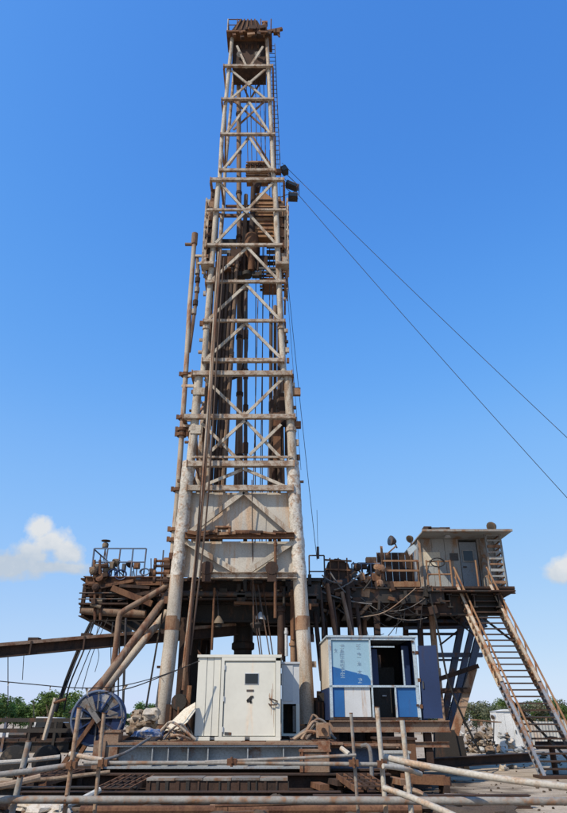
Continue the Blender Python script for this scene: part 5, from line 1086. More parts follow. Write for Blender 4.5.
for i, (y, x0, x1, z, h, m_) in enumerate([(18.0, -6.6, 2.6, .26, .34, 'rust_dark'), (18.9, -6.6, 3.6, .26, .44, 'rust_dark'), (20.0, -6.4, 3.6, .26, .44, 'oily_black'), (22.0, -6, 3.8, .26, .44, 'oily_black'), (24.5, -6, 3.8, .4, .6, 'oily_black'), (29, -6, 3.8, .4, .6, 'oily_black')]):
    g = G(); g.ibeam((x0, y, z), (x1, y, z), .4, h); mk('mat_girder', g, m_, label=['front bottom mat beam lying in shadow under the grey beam', 'second bottom mat beam under the foundation', 'third bottom mat beam under the white locker', 'bottom mat beam under the mast feet', 'bottom mat beam under the wellhead', 'rearmost bottom mat beam under the rig'][i], cat='beam')
wk = thing('walkway_plate', 'pale worn plate on a perforated sill in front of the grey beam', 'walkway', P(220, 788, 16.6))
wx0, wx1 = P(146, 783, 16.6).x, P(288, 783, 16.6).x
for i in range(5):
    w = (wx1 - wx0) / 5; g = G(); g.box((wx0 + w * (i + .5), 16.95, .40 + .006 * (i % 2)), (w - .012, .7, .05)); mk('plate', g, 'hose_grey' if i % 2 else 'pipe_grey', wk)
g = G(); g.box(((wx0 + wx1) / 2, 16.66, .25), (wx1 - wx0, .06, .24)); mk('sill', g, 'rust_dark', wk)
for i in range(15):
    x = wx0 + .06 + (wx1 - wx0 - .1) * i / 14 + rnd.uniform(-.05, .05); g = G(); g.box((x, 16.62, .26), (rnd.uniform(.02, .08), .03, .2)); mk('sill_rib', g, 'oily_black' if i % 3 else 'rust_dark', wk)
for i, (x0, y0, x1, y1, Yn, Yf, lab) in enumerate([(112, 791, 139, 777, 15.9, 17.6, 'rusty channel ramp lying left of the pale plate'), (372, 789, 352, 776, 15.9, 17.6, 'rusty channel ramp lying right of the pale plate'), (30, 783, 70, 772, 16.5, 18.0, 'rusty plank ramp at the far left front')]):
    a, b = P(x0, y0, Yn), P(x1, y1, Yf); t = thing('channel_ramp', lab, 'ramp', a); a.z = max(a.z, .22); b.z = max(b.z, .3)
    for dx in (-.28, 0, .28):
        g = G(); g.ext([(-.1, -.06), (.1, -.06), (.1, .06), (.07, .06), (.07, -.02), (-.07, -.02), (-.07, .06), (-.1, .06)], a + V((dx, 0, 0)), b + V((dx, 0, 0))); mk('channel', g, 'rust' if dx else 'rust_dark', t)
    for k in range(5):
        p = a.lerp(b, k / 4); g = G(); g.bar(p + V((-.36, 0, .05)), p + V((.36, 0, .05)), .05, .03); mk('rung', g, 'rust_dark', t)
    for dx in (-.3, .3):
        g = G(); g.box((b.x + dx, b.y - .1, b.z / 2), (.12, .12, b.z)); mk('support', g, 'rust_dark', t)
# the stack of rusty skids and boxes under and right of the blue cabin
for i, (x0, x1, y, z0, z1, m_, lab) in enumerate([(312, 400, 18.6, .95, 1.05, 'beam_rusty', 'thin rusty flat beam in front of the blue cabin skid'), (330, 408, 18.9, .48, .95, 'leg_blue', 'dark blue-grey tank panel lying under the cabin skid'), (300, 330, 18.0, .45, .95, 'beam_rusty', 'rusty beam end right of the grey beam'), (384, 410, 18.3, .5, .9, 'grey_sheet', 'pale grey box below the right end of the cabin skid')]):
    a, b = P(x0, 760, y).x, P(x1, 760, y).x; g = G(); g.box(((a + b) / 2, y + .15, (z0 + z1) / 2), (b - a, .3, z1 - z0)); g.box(((a + b) / 2, y - .01, z1 - .03), (b - a + .06, .06, .05)); g.box((a + .05, y - .01, (z0 + z1) / 2 - .03), (.05, .05, z1 - z0 - .07)); g.box((b - .05, y - .01, (z0 + z1) / 2 - .03), (.05, .05, z1 - z0 - .07)); mk('skid_box', g, m_, label=lab, cat='box')
rb = thing('rust_tank', 'deep rust-brown steel box on skids right of the cabin skid', 'tank', P(400, 785, 18.8))
a, b = P(380, 770, 18.8).x, P(418, 770, 18.8).x
for i in range(4):
    w = (b - a) / 4; g = G(); g.box((a + w * (i + .5), 19.5 + .01 * (i % 2), .74), (w - .015, 1.4, .8)); mk('side_panel', g, 'rust', rb)
g = G(); g.box(((a + b) / 2, 19.5, 1.16), (b - a + .06, 1.5, .05)); mk('lid', g, 'rust_dark', rb)
for y in (18.85, 20.1):
    g = G(); g.ibeam((a - .5, y, .2), (b + .3, y, .2), .2, .3); mk('skid', g, 'rust_dark', rb)
for i in range(6):
    x0 = P(318 + i * 16, 785, 17.6).x; g = G(); y = 17.2 + .15 * (i % 3); g.box((x0, y + .5, .2 + .08 * (i % 2)), (.22, 1.2, .12), rz=rnd.uniform(-.3, .3)); mk('girder_offcut', g, rnd.choice(['rust_light', 'rust', 'rust_dark']), label='short rusty beam offcut lying before the cabin skid', cat='beam', group='beam offcuts before the cabin skid')
cr = thing('cable_ladder', 'rusty channel ladder lying on the ground right of the white fence pipe', 'ladder', P(425, 790, 17.8))
a, b = P(405, 783, 17.8), P(452, 795, 17.2); a.z = .32; b.z = .32
for dy in (0, .5):
    g = G(); g.bar(a + V((0, dy, 0)), b + V((0, dy, 0)), .08, .18); mk('rail', g, 'rust', cr)
for k in range(6):
    p = a.lerp(b, (k + .5) / 6); g = G(); g.bar(p, p + V((0, .5, 0)), .06, .1); mk('rung', g, 'rust_light', cr)
for k in (.1, .9):
    p = a.lerp(b, k); g = G(); g.box((p.x, p.y + .25, .12), (.12, .7, .24)); mk('block', g, 'rust_dark', cr)

# ================================================================== CLUTTER ON THE FOUNDATION
HZ = 1.11
for i in range(11):                    # brown hose tangle right of the locker
    p0 = P(rnd.uniform(296, 312), 738, 19 + rnd.uniform(0, .6)); p0.z = HZ + .03
    p3 = P(rnd.uniform(322, 336), 736, 19 + rnd.uniform(0, .5)); p3.z = HZ + .03
    h = rnd.uniform(.15, .62); m = p0.lerp(p3, rnd.uniform(.35, .65)) + V((0, rnd.uniform(-.2, .2), h))
    g = G(); g.path(spline([p0 + V((-.1, 0, 0)), p0.lerp(m, .5) + V((0, 0, h * .25)), m, m.lerp(p3, .5) + V((.05, 0, h * .2)), p3], 5), rnd.uniform(.025, .05), 7)
    mk('tangled_hose', g, rnd.choice(['hose_tan', 'hose_grey', 'pipe_brown', 'rust']), smooth=True, label='brown hose in the tangle between the annex and the blue cabin', cat='hose', group='hoses tangled right of the annex')
for i in range(10):                    # and left of it
    p0 = P(rnd.uniform(148, 170), 738, 19 + rnd.uniform(-.2, .6)); p0.z = HZ + .03
    p3 = P(rnd.uniform(176, 196), 738, 19 + rnd.uniform(-.2, .5)); p3.z = HZ + .03
    h = rnd.uniform(.08, .4); m = p0.lerp(p3, rnd.uniform(.35, .65)) + V((0, rnd.uniform(-.3, .3), h))
    g = G(); g.path(spline([p0, p0.lerp(m, .5) + V((0, 0, h * .25)), m, p3], 5), rnd.uniform(.02, .04), 7)
    mk('tangled_hose', g, rnd.choice(['hose_tan', 'hose_grey', 'rubber', 'pipe_pale']), smooth=True, label='hose in the tangle on the foundation left of the white locker', cat='hose', group='hoses tangled left of the locker')
# white curved sheet leaning by the locker
g = G(); base = [P(x, y, 19.1) for x, y in ((164, 731), (172, 720), (183, 709), (195, 702), (195.5, 711), (188, 722), (178, 729))]
top = [p + V((0, .05 + .12 * math.sin(i * .9), 0)) for i, p in enumerate(base)]; g.prism(top, (0, .025, 0)); sht = mk('bent_white_sheet', g, 'pale_plate', label='cream bent metal sheet leaning against the left side of the white locker', cat='sheet')
cdr = thing('junction_box', 'rusty junction box on the foundation at the right of the hose tangle', 'box', P(322, 733, 19)); c = P(323, 730, 18.8)
g = G(); g.box(c, (.35, .35, .35)); mk('body', g, 'hose_tan', cdr); g = G(); g.box(c + V((0, -.19, 0)), (.27, .03, .27)); mk('cover', g, 'rust_light', cdr); g = G(); g.tube(c + V((0, -.2, 0)), c + V((0, -.26, 0)), .06, n=10); mk('gland', g, 'rust_dark', cdr)
g = G(); c = P(108, 748, 18.3); g.box(c + V((0, .2, .05)), (.5, .5, .6)); g.box(c + V((.02, .2, .38)), (.56, .56, .06)); mk('concrete_block', g, 'beam_rusty', label='rusty capped block at the left end of the grey beam', cat='block')
# blue and white cable reel at the left
rl = thing('cable_reel', 'large blue cable reel with pale torn segments standing on its edge at left', 'reel', P(97, 742, 18.6))
c = P(97, 718, 18.5); RR = .64; ax = V((.12, -1, 0)).normalized(); ru = V((1, .12, 0)).normalized()
for f, yo in ((0, 0), (1, .85)):
    cc = c - ax * yo
    for k in range(12):
        a0, a1 = 2 * math.pi * k / 12 + .03, 2 * math.pi * (k + 1) / 12 - .03
        pts = [cc + (ru * math.cos(t) + V((0, 0, 1)) * math.sin(t)) * r for r, t in ((.16, a0), (RR, a0), (RR, (a0 + a1) / 2), (RR, a1), (.16, a1))]
        g = G(); g.prism(pts, -ax * .03); mk('flange_segment', g, 'tarp_blue' if f else ('hose_grey' if k in (1, 4) else 'blue_dark' if k in (0, 3, 6, 7, 8, 9, 11) else 'tarp_blue'), rl)
        t = (a0 + a1) / 2; g = G(); d = ru * math.cos(a0) + V((0, 0, 1)) * math.sin(a0); g.bar(cc + ax * .025 + d * .15, cc + ax * .025 + d * (RR - .02), .035, .05, up=ax); mk('spoke', g, 'blue_dark' if k % 3 else 'hose_grey', rl)
    g = G(); g.path([cc + (ru * math.cos(t) + V((0, 0, 1)) * math.sin(t)) * RR for t in [2 * math.pi * j / 36 for j in range(37)]], .035, 7); mk('rim', g, 'leg_blue' if f == 0 else 'blue_dark', rl, smooth=True)
g = G(); g.tube(c + ax * .0, c - ax * .85, .4, n=20); mk('drum', g, 'rubber', rl, smooth=True)
g = G(); g.tube(c + ax * .15, c - ax * 1.0, .1, n=12); mk('axle', g, 'rust_dark', rl, smooth=True)
for s in (-1, 1):
    g = G(); g.bar(c + ax * .12 + V((0, 0, .02)), V((c.x + s * .75, c.y - .1, .5)), .1, .1); mk('stand_leg', g, 'rust', rl); g = G(); g.bar(c - ax * .95 + V((0, 0, .02)), V((c.x + s * .75, c.y + 1.0, .5)), .1, .1); mk('stand_leg', g, 'rust', rl)
for i, (a, b) in enumerate((((84, 700), (99, 722)), ((90, 697), (94, 712)), ((108, 712), (118, 716)))):
    p, q = P(*a, 18.25), P(*b, 18.25); g = G(); g.bar(p, q, .13, .02, up=(0, -1, 0)); mk('torn_strip', g, 'hose_grey', rl)
# sacks and bundles behind the reel
for i in range(26):
    p = P(rnd.uniform(131, 152), 709 + 25 * rnd.random() ** .8, 20.6 + rnd.uniform(-.35, .3)); g = G(); g.blob(p, (rnd.uniform(.22, .5), .4, rnd.uniform(.16, .36)), i + 3, .6, 14, 10, rnd.uniform(-.3, .3)); mk('straw_bundle', g, 'straw' if i % 5 else 'sack', smooth=True, label='pale crumpled bundle heaped between the reel and the left mast leg', cat='bundle', group='pale bundles left of the mast leg')
g = G(); g.box((P(142, 735, 20.6).x, 20.6, .8), (1.3, 1.0, .8)); mk('bundle_crate', g, 'rust_dark', label='dark steel crate under the pale bundles', cat='crate')
g = G(); g.blob(P(149, 734, 19.0), (.8, .4, .3), 5, .5, 16, 10); mk('tarp_bundle', g, 'tarp_blue', smooth=True, label='rolled blue and white tarpaulin beside the foot of the left mast leg', cat='tarpaulin')
# pumps and boxes standing dark behind the locker, under the floor
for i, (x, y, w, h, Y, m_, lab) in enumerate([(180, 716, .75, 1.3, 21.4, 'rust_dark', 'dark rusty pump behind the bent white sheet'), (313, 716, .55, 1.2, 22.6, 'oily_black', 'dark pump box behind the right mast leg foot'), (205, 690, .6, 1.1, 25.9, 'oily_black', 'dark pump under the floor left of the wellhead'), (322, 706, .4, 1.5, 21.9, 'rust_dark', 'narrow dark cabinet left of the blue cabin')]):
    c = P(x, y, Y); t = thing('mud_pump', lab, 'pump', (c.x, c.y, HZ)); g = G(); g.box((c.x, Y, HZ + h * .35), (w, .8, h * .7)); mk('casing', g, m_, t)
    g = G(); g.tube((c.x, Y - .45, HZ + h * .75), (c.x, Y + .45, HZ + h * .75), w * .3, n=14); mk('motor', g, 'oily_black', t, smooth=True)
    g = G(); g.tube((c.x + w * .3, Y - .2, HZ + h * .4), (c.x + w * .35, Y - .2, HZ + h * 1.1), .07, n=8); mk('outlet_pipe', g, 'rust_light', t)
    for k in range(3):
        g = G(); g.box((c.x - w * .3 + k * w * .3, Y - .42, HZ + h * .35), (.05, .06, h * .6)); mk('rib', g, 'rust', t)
# dark boxes added far under the floor to block light below the deck
for i, (x0, x1, Y, z1, lab) in enumerate([(-6.6, -4.6, 31.5, 1.75, 'added dark box blocking light behind the left of the rig'), (1.4, 4.6, 30.5, 2.3, 'added dark box blocking light behind the blue cabin'), (-3.0, .6, 33, 2.2, 'added dark box blocking light behind the wellhead')]):
    t = thing('light_blocker', lab, 'tank', ((x0 + x1) / 2, Y, 0)); n = 5; w = (x1 - x0) / n
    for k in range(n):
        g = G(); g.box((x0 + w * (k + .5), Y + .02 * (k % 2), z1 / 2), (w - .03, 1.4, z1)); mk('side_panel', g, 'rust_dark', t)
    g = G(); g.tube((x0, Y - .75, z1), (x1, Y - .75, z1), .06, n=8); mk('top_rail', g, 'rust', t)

# ================================================================== FOREGROUND PIPE RAILING
fn = thing('pipe_railing', 'makeshift railing of scaffold pipes across the foreground', 'railing', P(283, 813, 11))
for i, (a, b, r, m_) in enumerate([((79.5, 708), (58, 860), .036, 'hose_tan'), ((104, 713), (90, 860), .03, 'hose_tan'), ((29, 741), (8, 830), .045, 'pipe_grey'), ((351, 713), (361.5, 860), .025, 'pipe_grey'), ((377, 707), (390, 860), .037, 'pvc_white'), ((402, 719.5), (416, 860), .039, 'pvc_white')]):
    p, q = P(*a, 11 + .08 * (i % 3)), P(*b, 11 + .06 * (i % 2)); d = (q - p); k = (p.z + .15) / -d.z; q = p + d * k
    g = G(); g.tube(p, q, r, n=12); ps = mk('post', g, m_, fn, smooth=True)
    g = G(); g.tube(p - V((0, 0, .01)), p + V((0, 0, .004)), r * 1.08, n=12); mk('post_rim', g, 'rust', ps)
g = G(); g.path([P(-30, 799.5, 10.9), P(150, 800, 10.87), P(350, 800.5, 10.87), P(600, 801.5, 10.9)], .053, 12); mk('rail', g, 'pipe_grey', fn, smooth=True)
g = G(); g.path([P(84, 763, 10.95), P(230, 763, 10.9), P(386, 764.5, 10.95)], .03, 10); mk('rail', g, 'pipe_grey', fn, smooth=True)
g = G(); g.path([P(205, 762, 10.9), P(300, 758, 10.9), P(356, 755, 10.9)], .022, 8); mk('rail', g, 'pipe_grey', fn, smooth=True)
g = G(); g.path([P(-20, 777, 10.6), P(30, 771, 10.8), P(72, 765, 11.0)], .042, 10); mk('rail', g, 'pipe_grey', fn, smooth=True)
g = G(); g.path(spline([P(70, 754, 11.1), P(85, 757, 11.0), P(103, 760, 11.0)], 4), .036, 10); mk('rail', g, 'pvc_white', fn, smooth=True)
g = G(); g.path(spline([P(103, 760, 11.0), P(125, 753, 11.3), P(150, 738, 12)], 4), .022, 8); mk('tie_hose', g, 'hose_grey', fn, smooth=True)
for (x, y) in ((72, 765), (103.5, 763), (353.5, 763), (382, 764), (67, 800), (22, 773), (232, 762)):
    p = P(x, y, 10.93); g = G(); g.box(p, (.14, .13, .09)); g.tube(p + V((0, -.1, 0)), p + V((0, .1, 0)), .018, n=6); g.tube(p + V((.0, -.06, -.06)), p + V((0, -.06, .07)), .02, n=6); mk('clamp', g, 'rust', fn)
p = P(349, 754, 10.9); q = P(341, 748, 11.0); g = G(); g.tube(p, q, .035, n=8); mk('stub', g, 'pvc_white', fn)
g = G(); g.path(spline([P(384, 757, 11.2), P(410, 763, 11.0), P(460, 772, 10.6), P(510, 780, 10.3), P(585, 789, 10)], 5), .046, 12); mk('pvc_pipe', g, 'pvc_white', smooth=True, label='thick pale plastic pipe sagging away to the right across the foreground', cat='pipe')
g = G(); g.path(spline([P(383, 766, 10.7), P(405, 769, 10.9), P(421, 774, 11.2)], 4), .036, 10); mk('pvc_pipe', g, 'pvc_white', smooth=True, label='short pale plastic pipe below the thick one by the right posts', cat='pipe')
g = G(); g.path(spline([P(384, 788, 10.6), P(410, 797, 10.3), P(446, 812, 9.9), P(470, 824, 9.6)], 4), .042, 10); mk('pvc_pipe', g, 'pvc_white', smooth=True, label='pale plastic pipe slanting out of the bottom edge right of the posts', cat='pipe')
g = G(); g.path(spline([P(404, 788, 11.6), P(420, 793, 11.5), P(432, 803, 11.4), P(445, 808, 11.3)], 4), .04, 8); mk('bent_hose', g, 'hose_tan', smooth=True, label='tan bent hose behind the lowest rail right of the posts', cat='hose')
g = G(); g.path(spline([P(362, 746, 17.9), P(368, 746, 17.7), P(371, 756, 17.6), P(373, 783, 17.5), P(382, 790, 17.2)], 4), .05, 8); mk('bent_hose', g, 'hose_grey', smooth=True, label='grey hose bending down between the two middle right posts', cat='hose')
g = G(); g.path(spline([P(215, 806, 13.5), P(300, 804, 13.8), P(305, 800, 13.8), P(312, 799, 13.8)], 4), .02, 7); mk('bent_rod', g, 'rust', smooth=True, label='thin bent rod low behind the bottom rail in the middle', cat='rod')
for i, (x0, y0, x1, y1, r, Y, m_) in enumerate([(-20, 764, 60, 757, .05, 15.5, 'pvc_white'), (-20, 790, 40, 777, .06, 14, 'hose_tan'), (0, 783, 110, 772, .04, 15, 'timber'), (60, 808, 100, 790, .05, 12.5, 'grey_sheet')]):
    a, b = P(x0, y0, Y), P(x1, y1, Y + .5); g = G(); g.path([a, a.lerp(b, .5) - V((0, 0, .02)), b], r, 9); mk('loose_pipe', g, m_, smooth=True, cat='pipe', label=['pale pipe lying at the far left behind the railing', 'tan pipe low at the left edge behind the railing', 'brown pole lying at left behind the railing', 'grey pipe stub at the lower left below the bottom rail'][i])
for i, (y, x0, x1, h, m_, lab) in enumerate([(15.6, -5.5, 1.2, .26, 'rust_dark', 'long dark beam lying on the soil nearest the pale plate'), (14.9, -6.5, 3.6, .2, 'oily_black', 'long black pipe lying on the soil behind the bottom rail'), (15.2, .6, 5.0, .24, 'rust_dark', 'long dark beam lying on the soil at right behind the bottom rail'), (14.2, -3.8, 2.6, .16, 'rust', 'thin rusty pipe lying on the soil just behind the bottom rail'), (16.2, -7.5, -3.2, .3, 'oily_black', 'dark beam lying on the soil at left behind the railing')]):
    g = G(); a, b = V((x0, y + rnd.uniform(-.15, .15), h / 2)), V((x1, y + rnd.uniform(-.15, .15), h / 2))
    if i in (1, 3): g.tube(a, b, h / 2, n=10); g.tube(a.lerp(b, .4), a.lerp(b, .43), h * .62, n=10)
    else: g.ibeam(a, b, h * .9, h)
    mk('lying_girder' if i not in (1, 3) else 'lying_pipe', g, m_, label=lab, cat='beam' if i not in (1, 3) else 'pipe')
# piles of white and tan rags low at the left front, and mounds of soil
for i, (x, y, Y, w, h) in enumerate([(45, 808, 12.6, .9, .3), (62, 812, 12.3, .5, .25), (30, 806, 13, .5, .2)]):
    g = G(); c = PZ(x, y, .1); g.blob((c.x, c.y, .1), (w, .6, h), i + 20, .8, 12, 7); mk('white_sack', g, 'sack', smooth=True, cat='sack', label=['largest pale sack at the lower left corner', 'small pale sack right of the largest at lower left', 'small pale sack left of the largest at lower left'][i])
for i in range(16):
    c = V((rnd.uniform(-6, 6), rnd.uniform(13.2, 16.4), 0)); w = rnd.uniform(.6, 1.8); g = G(); g.blob((c.x, c.y, .0), (w, w * .7, rnd.uniform(.15, .42)), i + 40, .7, 14, 8, rnd.uniform(0, 3)); mk('soil_mound', g, 'earth_dark', smooth=True, label='low mound of dark churned soil in front of the rig', cat='mound', group='soil mounds in front of the rig')
for i in range(14):
    c = V((rnd.uniform(-6, 5), rnd.uniform(13.5, 17), rnd.uniform(.06, .16))); l_ = rnd.uniform(.5, 1.8); a = rnd.uniform(-.5, .5); g = G(); d = V((math.cos(a), math.sin(a) * .6, rnd.uniform(-.06, .06))) * l_ / 2
    if i % 2: g.tube(c - d, c + d, rnd.uniform(.03, .07), n=8)
    else: g.bar(c - d, c + d, rnd.uniform(.1, .25), .04)
    mk('scrap_piece', g, rnd.choice(['rust', 'rust_light', 'timber', 'pipe_grey']), label='scrap pipe or board lying on the soil in front of the rig', cat='scrap', group='scrap lying before the rig')
# ================================================================== LEFT BACKGROUND
tl = thing('flat_trailer', 'dark low trailer with a wheel standing at the left behind the railing', 'trailer', P(35, 750, 23))
tx0, tx1 = P(-30, 740, 23).x, P(70, 740, 23).x
for i in range(6):
    w = (tx1 - tx0) / 6; g = G(); g.box((tx0 + w * (i + .5), 23.8, 1.02 + .008 * (i % 2)), (w - .02, 1.8, .1)); mk('deck_board', g, 'rust_dark', tl)
for y in (22.95, 24.6):
    g = G(); g.ibeam((tx0, y, .84), (tx1, y, .84), .15, .3); mk('side_beam', g, 'oily_black', tl)
for i in range(5):
    x = tx0 + .3 + i * .8; g = G(); g.bar((x, 22.9, .7), (x, 22.9, 1.62), .08, .08); mk('stake', g, 'leg_blue' if i == 1 else 'oily_black', tl)
for z in (1.3, 1.6):
    g = G(); g.bar((tx0, 22.88, z), (tx1, 22.88, z), .05, .12); mk('side_rail', g, 'oily_black', tl)
for px_ in (50, 18):
    x = P(px_, 740, 22.8).x
    g = G(); g.lathe((x, 22.9, .45), [(.25, 0), (.42, .02), (.45, .08), (.45, .2), (.42, .26), (.25, .28)], 20, (0, -1, 0)); wh = mk('wheel', g, 'rubber', tl, smooth=True)
    g = G(); g.lathe((x, 22.72, .45), [(.26, 0), (.2, .06), (.08, .05)], 16, (0, -1, 0)); mk('rim', g, 'hose_grey', wh, smooth=True)
for i in range(9):
    p = V((rnd.uniform(tx0 + .3, tx1 - .3), rnd.uniform(23.3, 24.3), 1.07)); w = rnd.uniform(.3, .9); h = rnd.uniform(.15, .5); g = G()
    if i % 2: g.box(p + V((0, 0, h / 2)), (w, .5, h), rz=rnd.uniform(-.3, .3)); g.box(p + V((0, -.02, h)), (w * .9, .4, .06), rz=.1)
    else: g.tube(p + V((-w, 0, .08)), p + V((w, .1, .1)), .08, n=9)
    mk('trailer_load', g, rnd.choice(['oily_black', 'rust_dark', 'steel_dark']), label='dark scrap load lying on the trailer at left', cat='scrap', group='scrap load on the trailer')
lsl = thing('lean_pole', 'pale leaning timber pole standing among the cables at left', 'pole', P(44, 738, 21)); g = G(); g.tube(P(44, 740, 21), P(56, 698, 21), .07, n=9); mk('pole_shaft', g, 'pipe_pale', lsl, smooth=True); g = G(); g.tube(P(54, 703, 20.95), P(66, 699, 20.95), .04, n=8); mk('cross_arm', g, 'rust', lsl)
for i, (x, y0, y1) in enumerate([(8, 655, 705), (34, 700, 735)]):
    g = G(); g.tube(P(x, y0, 30), P(x, y1, 30), .02, n=5); mk('thin_stay', g, 'wire', label=['thin vertical wire against the sky at the left edge', 'thin vertical stay before the left trees'][i], cat='wire')
# white pickup beyond the trailer
pk = thing('pickup_truck', 'white pickup truck mostly hidden behind the dark trailer at left', 'pickup', PZ(46, 742, 0)); c = V((P(47, 730, 40).x, 40, 0))
g = G(); g.prism([c + V((x, -.85, z)) for x, z in ((-2.4, .45), (2.4, .45), (2.45, .95), (1.5, 1.08), (.9, 1.12), (-2.4, 1.12))], (0, 1.7, 0)); mk('body', g, 'car_white', pk)
g = G(); g.prism([c + V((x, -.75, z)) for x, z in ((-.6, 1.12), (1.3, 1.12), (.7, 1.72), (-.45, 1.76))], (0, 1.5, 0)); cbn = mk('cab', g, 'car_white', pk)
g = G(); g.prism([c + V((x, -.77, z)) for x, z in ((-.45, 1.18), (.25, 1.18), (.25, 1.62), (-.38, 1.65))], (0, .015, 0)); mk('window', g, 'dark_glass', cbn)
g = G(); g.prism([c + V((x, -.77, z)) for x, z in ((.33, 1.18), (1.05, 1.18), (.65, 1.62), (.33, 1.62))], (0, .015, 0)); mk('window', g, 'dark_glass', cbn)
for x in (-1.5, 1.5):
    for y in (-.85, .65):
        g = G(); g.lathe(c + V((x, y + .2, .36)), [(.2, 0), (.36, .02), (.36, .2), (.2, .22)], 16, (0, -1, 0)); mk('wheel', g, 'rubber', pk, smooth=True)
g = G(); g.box(c + V((2.4, -.6, .8)), (.08, .3, .15)); mk('headlight', g, 'lens_glass', pk)

# ================================================================== RIGHT BACKGROUND
pt = thing('portable_cabin', 'small bright white portable cabin standing behind the stair', 'cabin', PZ(508, 752, 0)); c = V((P(508, 740, 42).x, 42, 0)); w, h = 1.3, 2.05
for i in range(3):
    g = G(); g.box(c + V((-w / 2 + w / 3 * (i + .5), -.6 + .012 * (i % 2), h / 2)), (w / 3 - .012, .05, h)); mk('front_panel', g, 'white_container', pt)
for s in (-1, 1):
    g = G(); g.box(c + V((s * w / 2, 0, h / 2)), (.05, 1.2, h)); mk('side_panel', g, 'white_container', pt)
g = G(); g.box(c + V((0, .6, h / 2)), (w, .05, h)); mk('back_panel', g, 'white_container', pt); g = G(); g.prism([c + V((-w / 2 - .06, -.68, h)), c + V((w / 2 + .06, -.68, h)), c + V((0, -.68, h + .12))], (0, 1.36, 0)); mk('roof', g, 'white_container', pt)
g = G(); g.box(c + V((.32, -.65, 1.0)), (.04, .04, .18)); mk('door_handle', g, 'steel_dark', pt)
fc = thing('sheet_fence', 'grey corrugated sheet fence behind the foot of the stair', 'fence', PZ(545, 748, 0)); x0 = P(521, 735, 47).x
for i in range(16):
    x = x0 + i * .62; g = G(); n = 6; h = 1.55 + rnd.uniform(-.08, .08); tp = [(x + .6 * k / n, 47 + (.04 if k % 2 else 0), 0) for k in range(n + 1)]
    g.add([(a, b, .1) for a, b, _ in tp] + [(a, b, h) for a, b, _ in tp], [(k, k + 1, n + 2 + k, n + 1 + k) for k in range(n)]); g.box((x + .3, 47.08, h - .3), (.6, .05, .08)); mk('sheet', g, 'grey_sheet', fc)
    if i % 3 == 0:
        g = G(); g.bar((x, 47.15, 0), (x, 47.15, 1.8), .1, .1); mk('post', g, 'timber', fc)
floodlight('floodlight', 'small round lamp on a post left of the white portable cabin', P(493.5, 716.5, 40), (-.3, -1, 0), .22, 'light_grey', stem=P(493.5, 745, 40))
k = 0
for lvl, n in ((0, 34), (1, 26), (2, 16), (3, 8)):
    for i in range(n):
        w = 1 - lvl * .22; x = 10.7 + w * rnd.gauss(0, 1.15); y = 39.5 + rnd.uniform(-.8, .8) * w - .0; s = rnd.uniform(.2, .5) * (1.7 if rnd.random() < .15 else 1)
        g = G(); g.blob((x, y, .15 + lvl * .33), (s, s * .7, s * .62), 100 + k, .9, 9, 6, rnd.uniform(0, 3)); k += 1
        mk('rubble_sack', g, rnd.choice(['sack', 'straw', 'grey_sheet', 'straw', 'earth_dark', 'timber']), label='pale sack or stone in the heap below the stair tower', cat='sack', group='heap of pale sacks and stones')
g = G(); g.box((11.4, 40.2, 1.55), (1.5, .8, .05), rz=.2, ry=.08); g.box((11.0, 40, 1.42), (.1, .7, .2)); mk('rusty_sheet', g, 'rust_light', label='rusty sheet lying on top of the pale heap', cat='sheet')
bs = thing('buried_girder', 'low long earth-brown beam lying on the sand under the stair', 'beam', P(470, 758, 27)); g = G(); g.ibeam(P(418, 764, 24), P(535, 757, 27.5), .3, .3); mk('beam_body', g, 'rust_dark', bs)
for i in range(12):
    c = PZ(rnd.uniform(440, 567), rnd.uniform(752, 772), 0); g = G(); s = rnd.uniform(.2, .5); g.blob(c + V((0, 0, s * .15)), (s, s * .7, s * .5), i + 300, .8, 8, 6, rnd.uniform(0, 3)); mk('stone', g, 'sack' if i % 2 else 'earth_dark', label='stone lying on the sand near the foot of the stair', cat='stone', group='stones near the stair foot')
vl = thing('pipe_valve_stand', 'rusty valve stand on the ground below the right of the stair', 'valve', PZ(548, 772, 0)); c = PZ(546, 772, 0) + V((1.0, -.4, 0)); c = V((P(552, 750, 24).x, 24, 0))
g = G(); g.tube(c, c + V((0, 0, 1.0)), .1, n=10); mk('riser', g, 'rust_dark', vl, smooth=True); g = G(); g.tube(c + V((-.5, 0, .85)), c + V((.9, 0, .85)), .12, n=10); mk('cross_pipe', g, 'rust_dark', vl, smooth=True)
g = G(); g.lathe(c + V((0, -.1, 1.05)), [(.02, 0), (.2, .02), (.2, .05), (.02, .07)], 14); mk('hand_wheel', g, 'rust', vl, smooth=True)

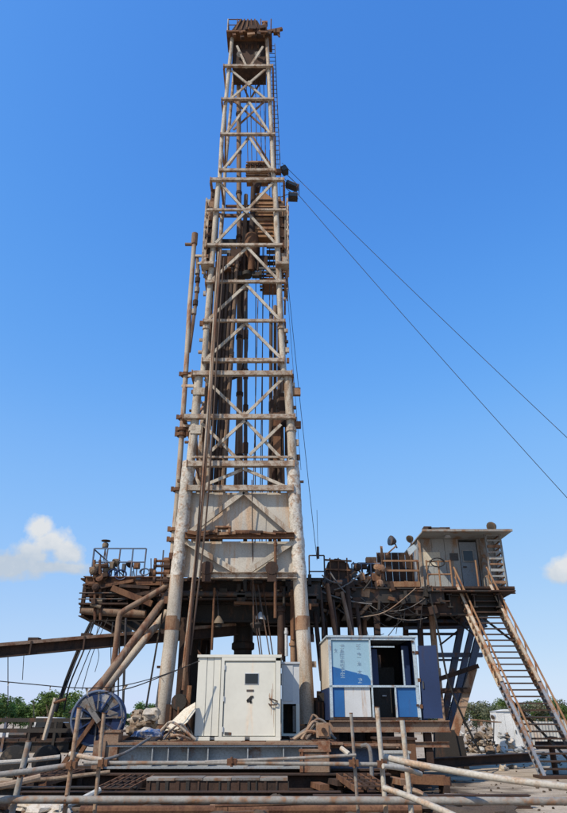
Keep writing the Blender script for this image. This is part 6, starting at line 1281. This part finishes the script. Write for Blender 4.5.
# ================================================================== TREES BEYOND THE PAD
def tree(seed, h, w, mtl):
    r = random.Random(seed); t = thing('leafy_tree', 'x', 'tree', (0, 0, 0)); g = G(); top = V((r.uniform(-.3, .3), r.uniform(-.3, .3), h * .62))
    g.path([(0, 0, -.2), (top.x * .4, top.y * .4, h * .3), top], .16, 7, .05)
    limbs = []
    for i in range(7):
        a = r.uniform(0, 6.28); st_ = V((top.x * .5, top.y * .5, h * r.uniform(.25, .5))); e = V((math.cos(a) * w * r.uniform(.25, .42), math.sin(a) * w * r.uniform(.25, .42), h * r.uniform(.5, .86))); g.path([st_, st_.lerp(e, .5) + V((0, 0, .15)), e], .07, 5, .02); limbs.append(e)
    mk('trunk', g, 'bark', t, smooth=True)
    cl = limbs + [top + V((0, 0, h * .2))] + [V((r.uniform(-.4, .4) * w, r.uniform(-.4, .4) * w, h * r.uniform(.3, .8))) for _ in range(8)]
    vs2, fs2 = [], []
    for c in cl:
        R_ = w * r.uniform(.13, .24)
        for k in range(190):
            u = V((r.gauss(0, 1), r.gauss(0, 1), r.gauss(0, 1))).normalized() * R_ * r.random() ** .45; u.z *= .75; p = c + u
            s = r.uniform(.12, .26); a = V((r.gauss(0, 1), r.gauss(0, 1), r.gauss(0, .5))).normalized(); b = a.cross(V((r.gauss(0, 1), r.gauss(0, 1), r.gauss(0, 1)))).normalized()
            o_ = len(vs2); vs2 += [p - a * s, p + b * s * .5, p + a * s, p - b * s * .5]; fs2.append((o_, o_ + 1, o_ + 2, o_ + 3))
    me = bpy.data.meshes.new('crown'); me.from_pydata(vs2, [], fs2); me.materials.append(MATS[mtl]); o_ = bpy.data.objects.new('crown', me); COL.objects.link(o_); o_.parent = t
    return t
def place_trees(protos, spots, label, grp):
    for i, (x, y, s) in enumerate(spots):
        src = protos[i % len(protos)]
        dup(src, (x, y, gh(x, y) - .05), label, rnd.uniform(0, 6.28), s, grp)
pg = [tree(i + 1, 6.2, 5.6, 'leaf_green') for i in range(3)]; pd = [tree(i + 21, 5.6, 6.0, 'leaf_dull') for i in range(2)]
spl = []
for px_, Y, s in ((-6, 70, .9), (8, 74, 1.0), (22, 78, .95), (33, 72, .8), (46, 70, 1.0), (58, 76, .95), (70, 74, .78), (84, 82, .7), (100, 88, .75), (118, 90, .72), (134, 92, .85), (150, 95, .9), (-20, 68, 1.0), (-40, 72, 1.1), (-65, 74, 1.0), (15, 88, 1.1), (40, 90, 1.05)):
    spl.append((P(px_, 715, Y).x, Y, s * .74 * rnd.uniform(.72, 1.14)))
place_trees(pg, spl, 'bright green leafy tree in the row beyond the left of the pad', 'trees beyond the left of the pad')
spr = []
for i, px_ in enumerate(range(398, 640, 11)):
    Y = 92 + 9 * math.sin(i * 1.9); spr.append((P(px_, 715, Y).x, Y, .52 + .2 * abs(math.sin(i * 1.37)) * (1.0 if px_ > 470 else .8)))
place_trees([pd[0], pg[1], pd[1]], spr, 'dull green tree in the hazy row beyond the right of the pad', 'trees beyond the right of the pad')
spm = [(P(px_, 715, 100).x, 100 + 6 * math.sin(px_), .6) for px_ in range(165, 398, 17)]
place_trees([pg[2], pd[0]], spm, 'low tree glimpsed behind the rig between its legs', 'trees behind the rig')
for t in pg + pd:
    for ch in list(t.children): bpy.data.objects.remove(ch)
    bpy.data.objects.remove(t)
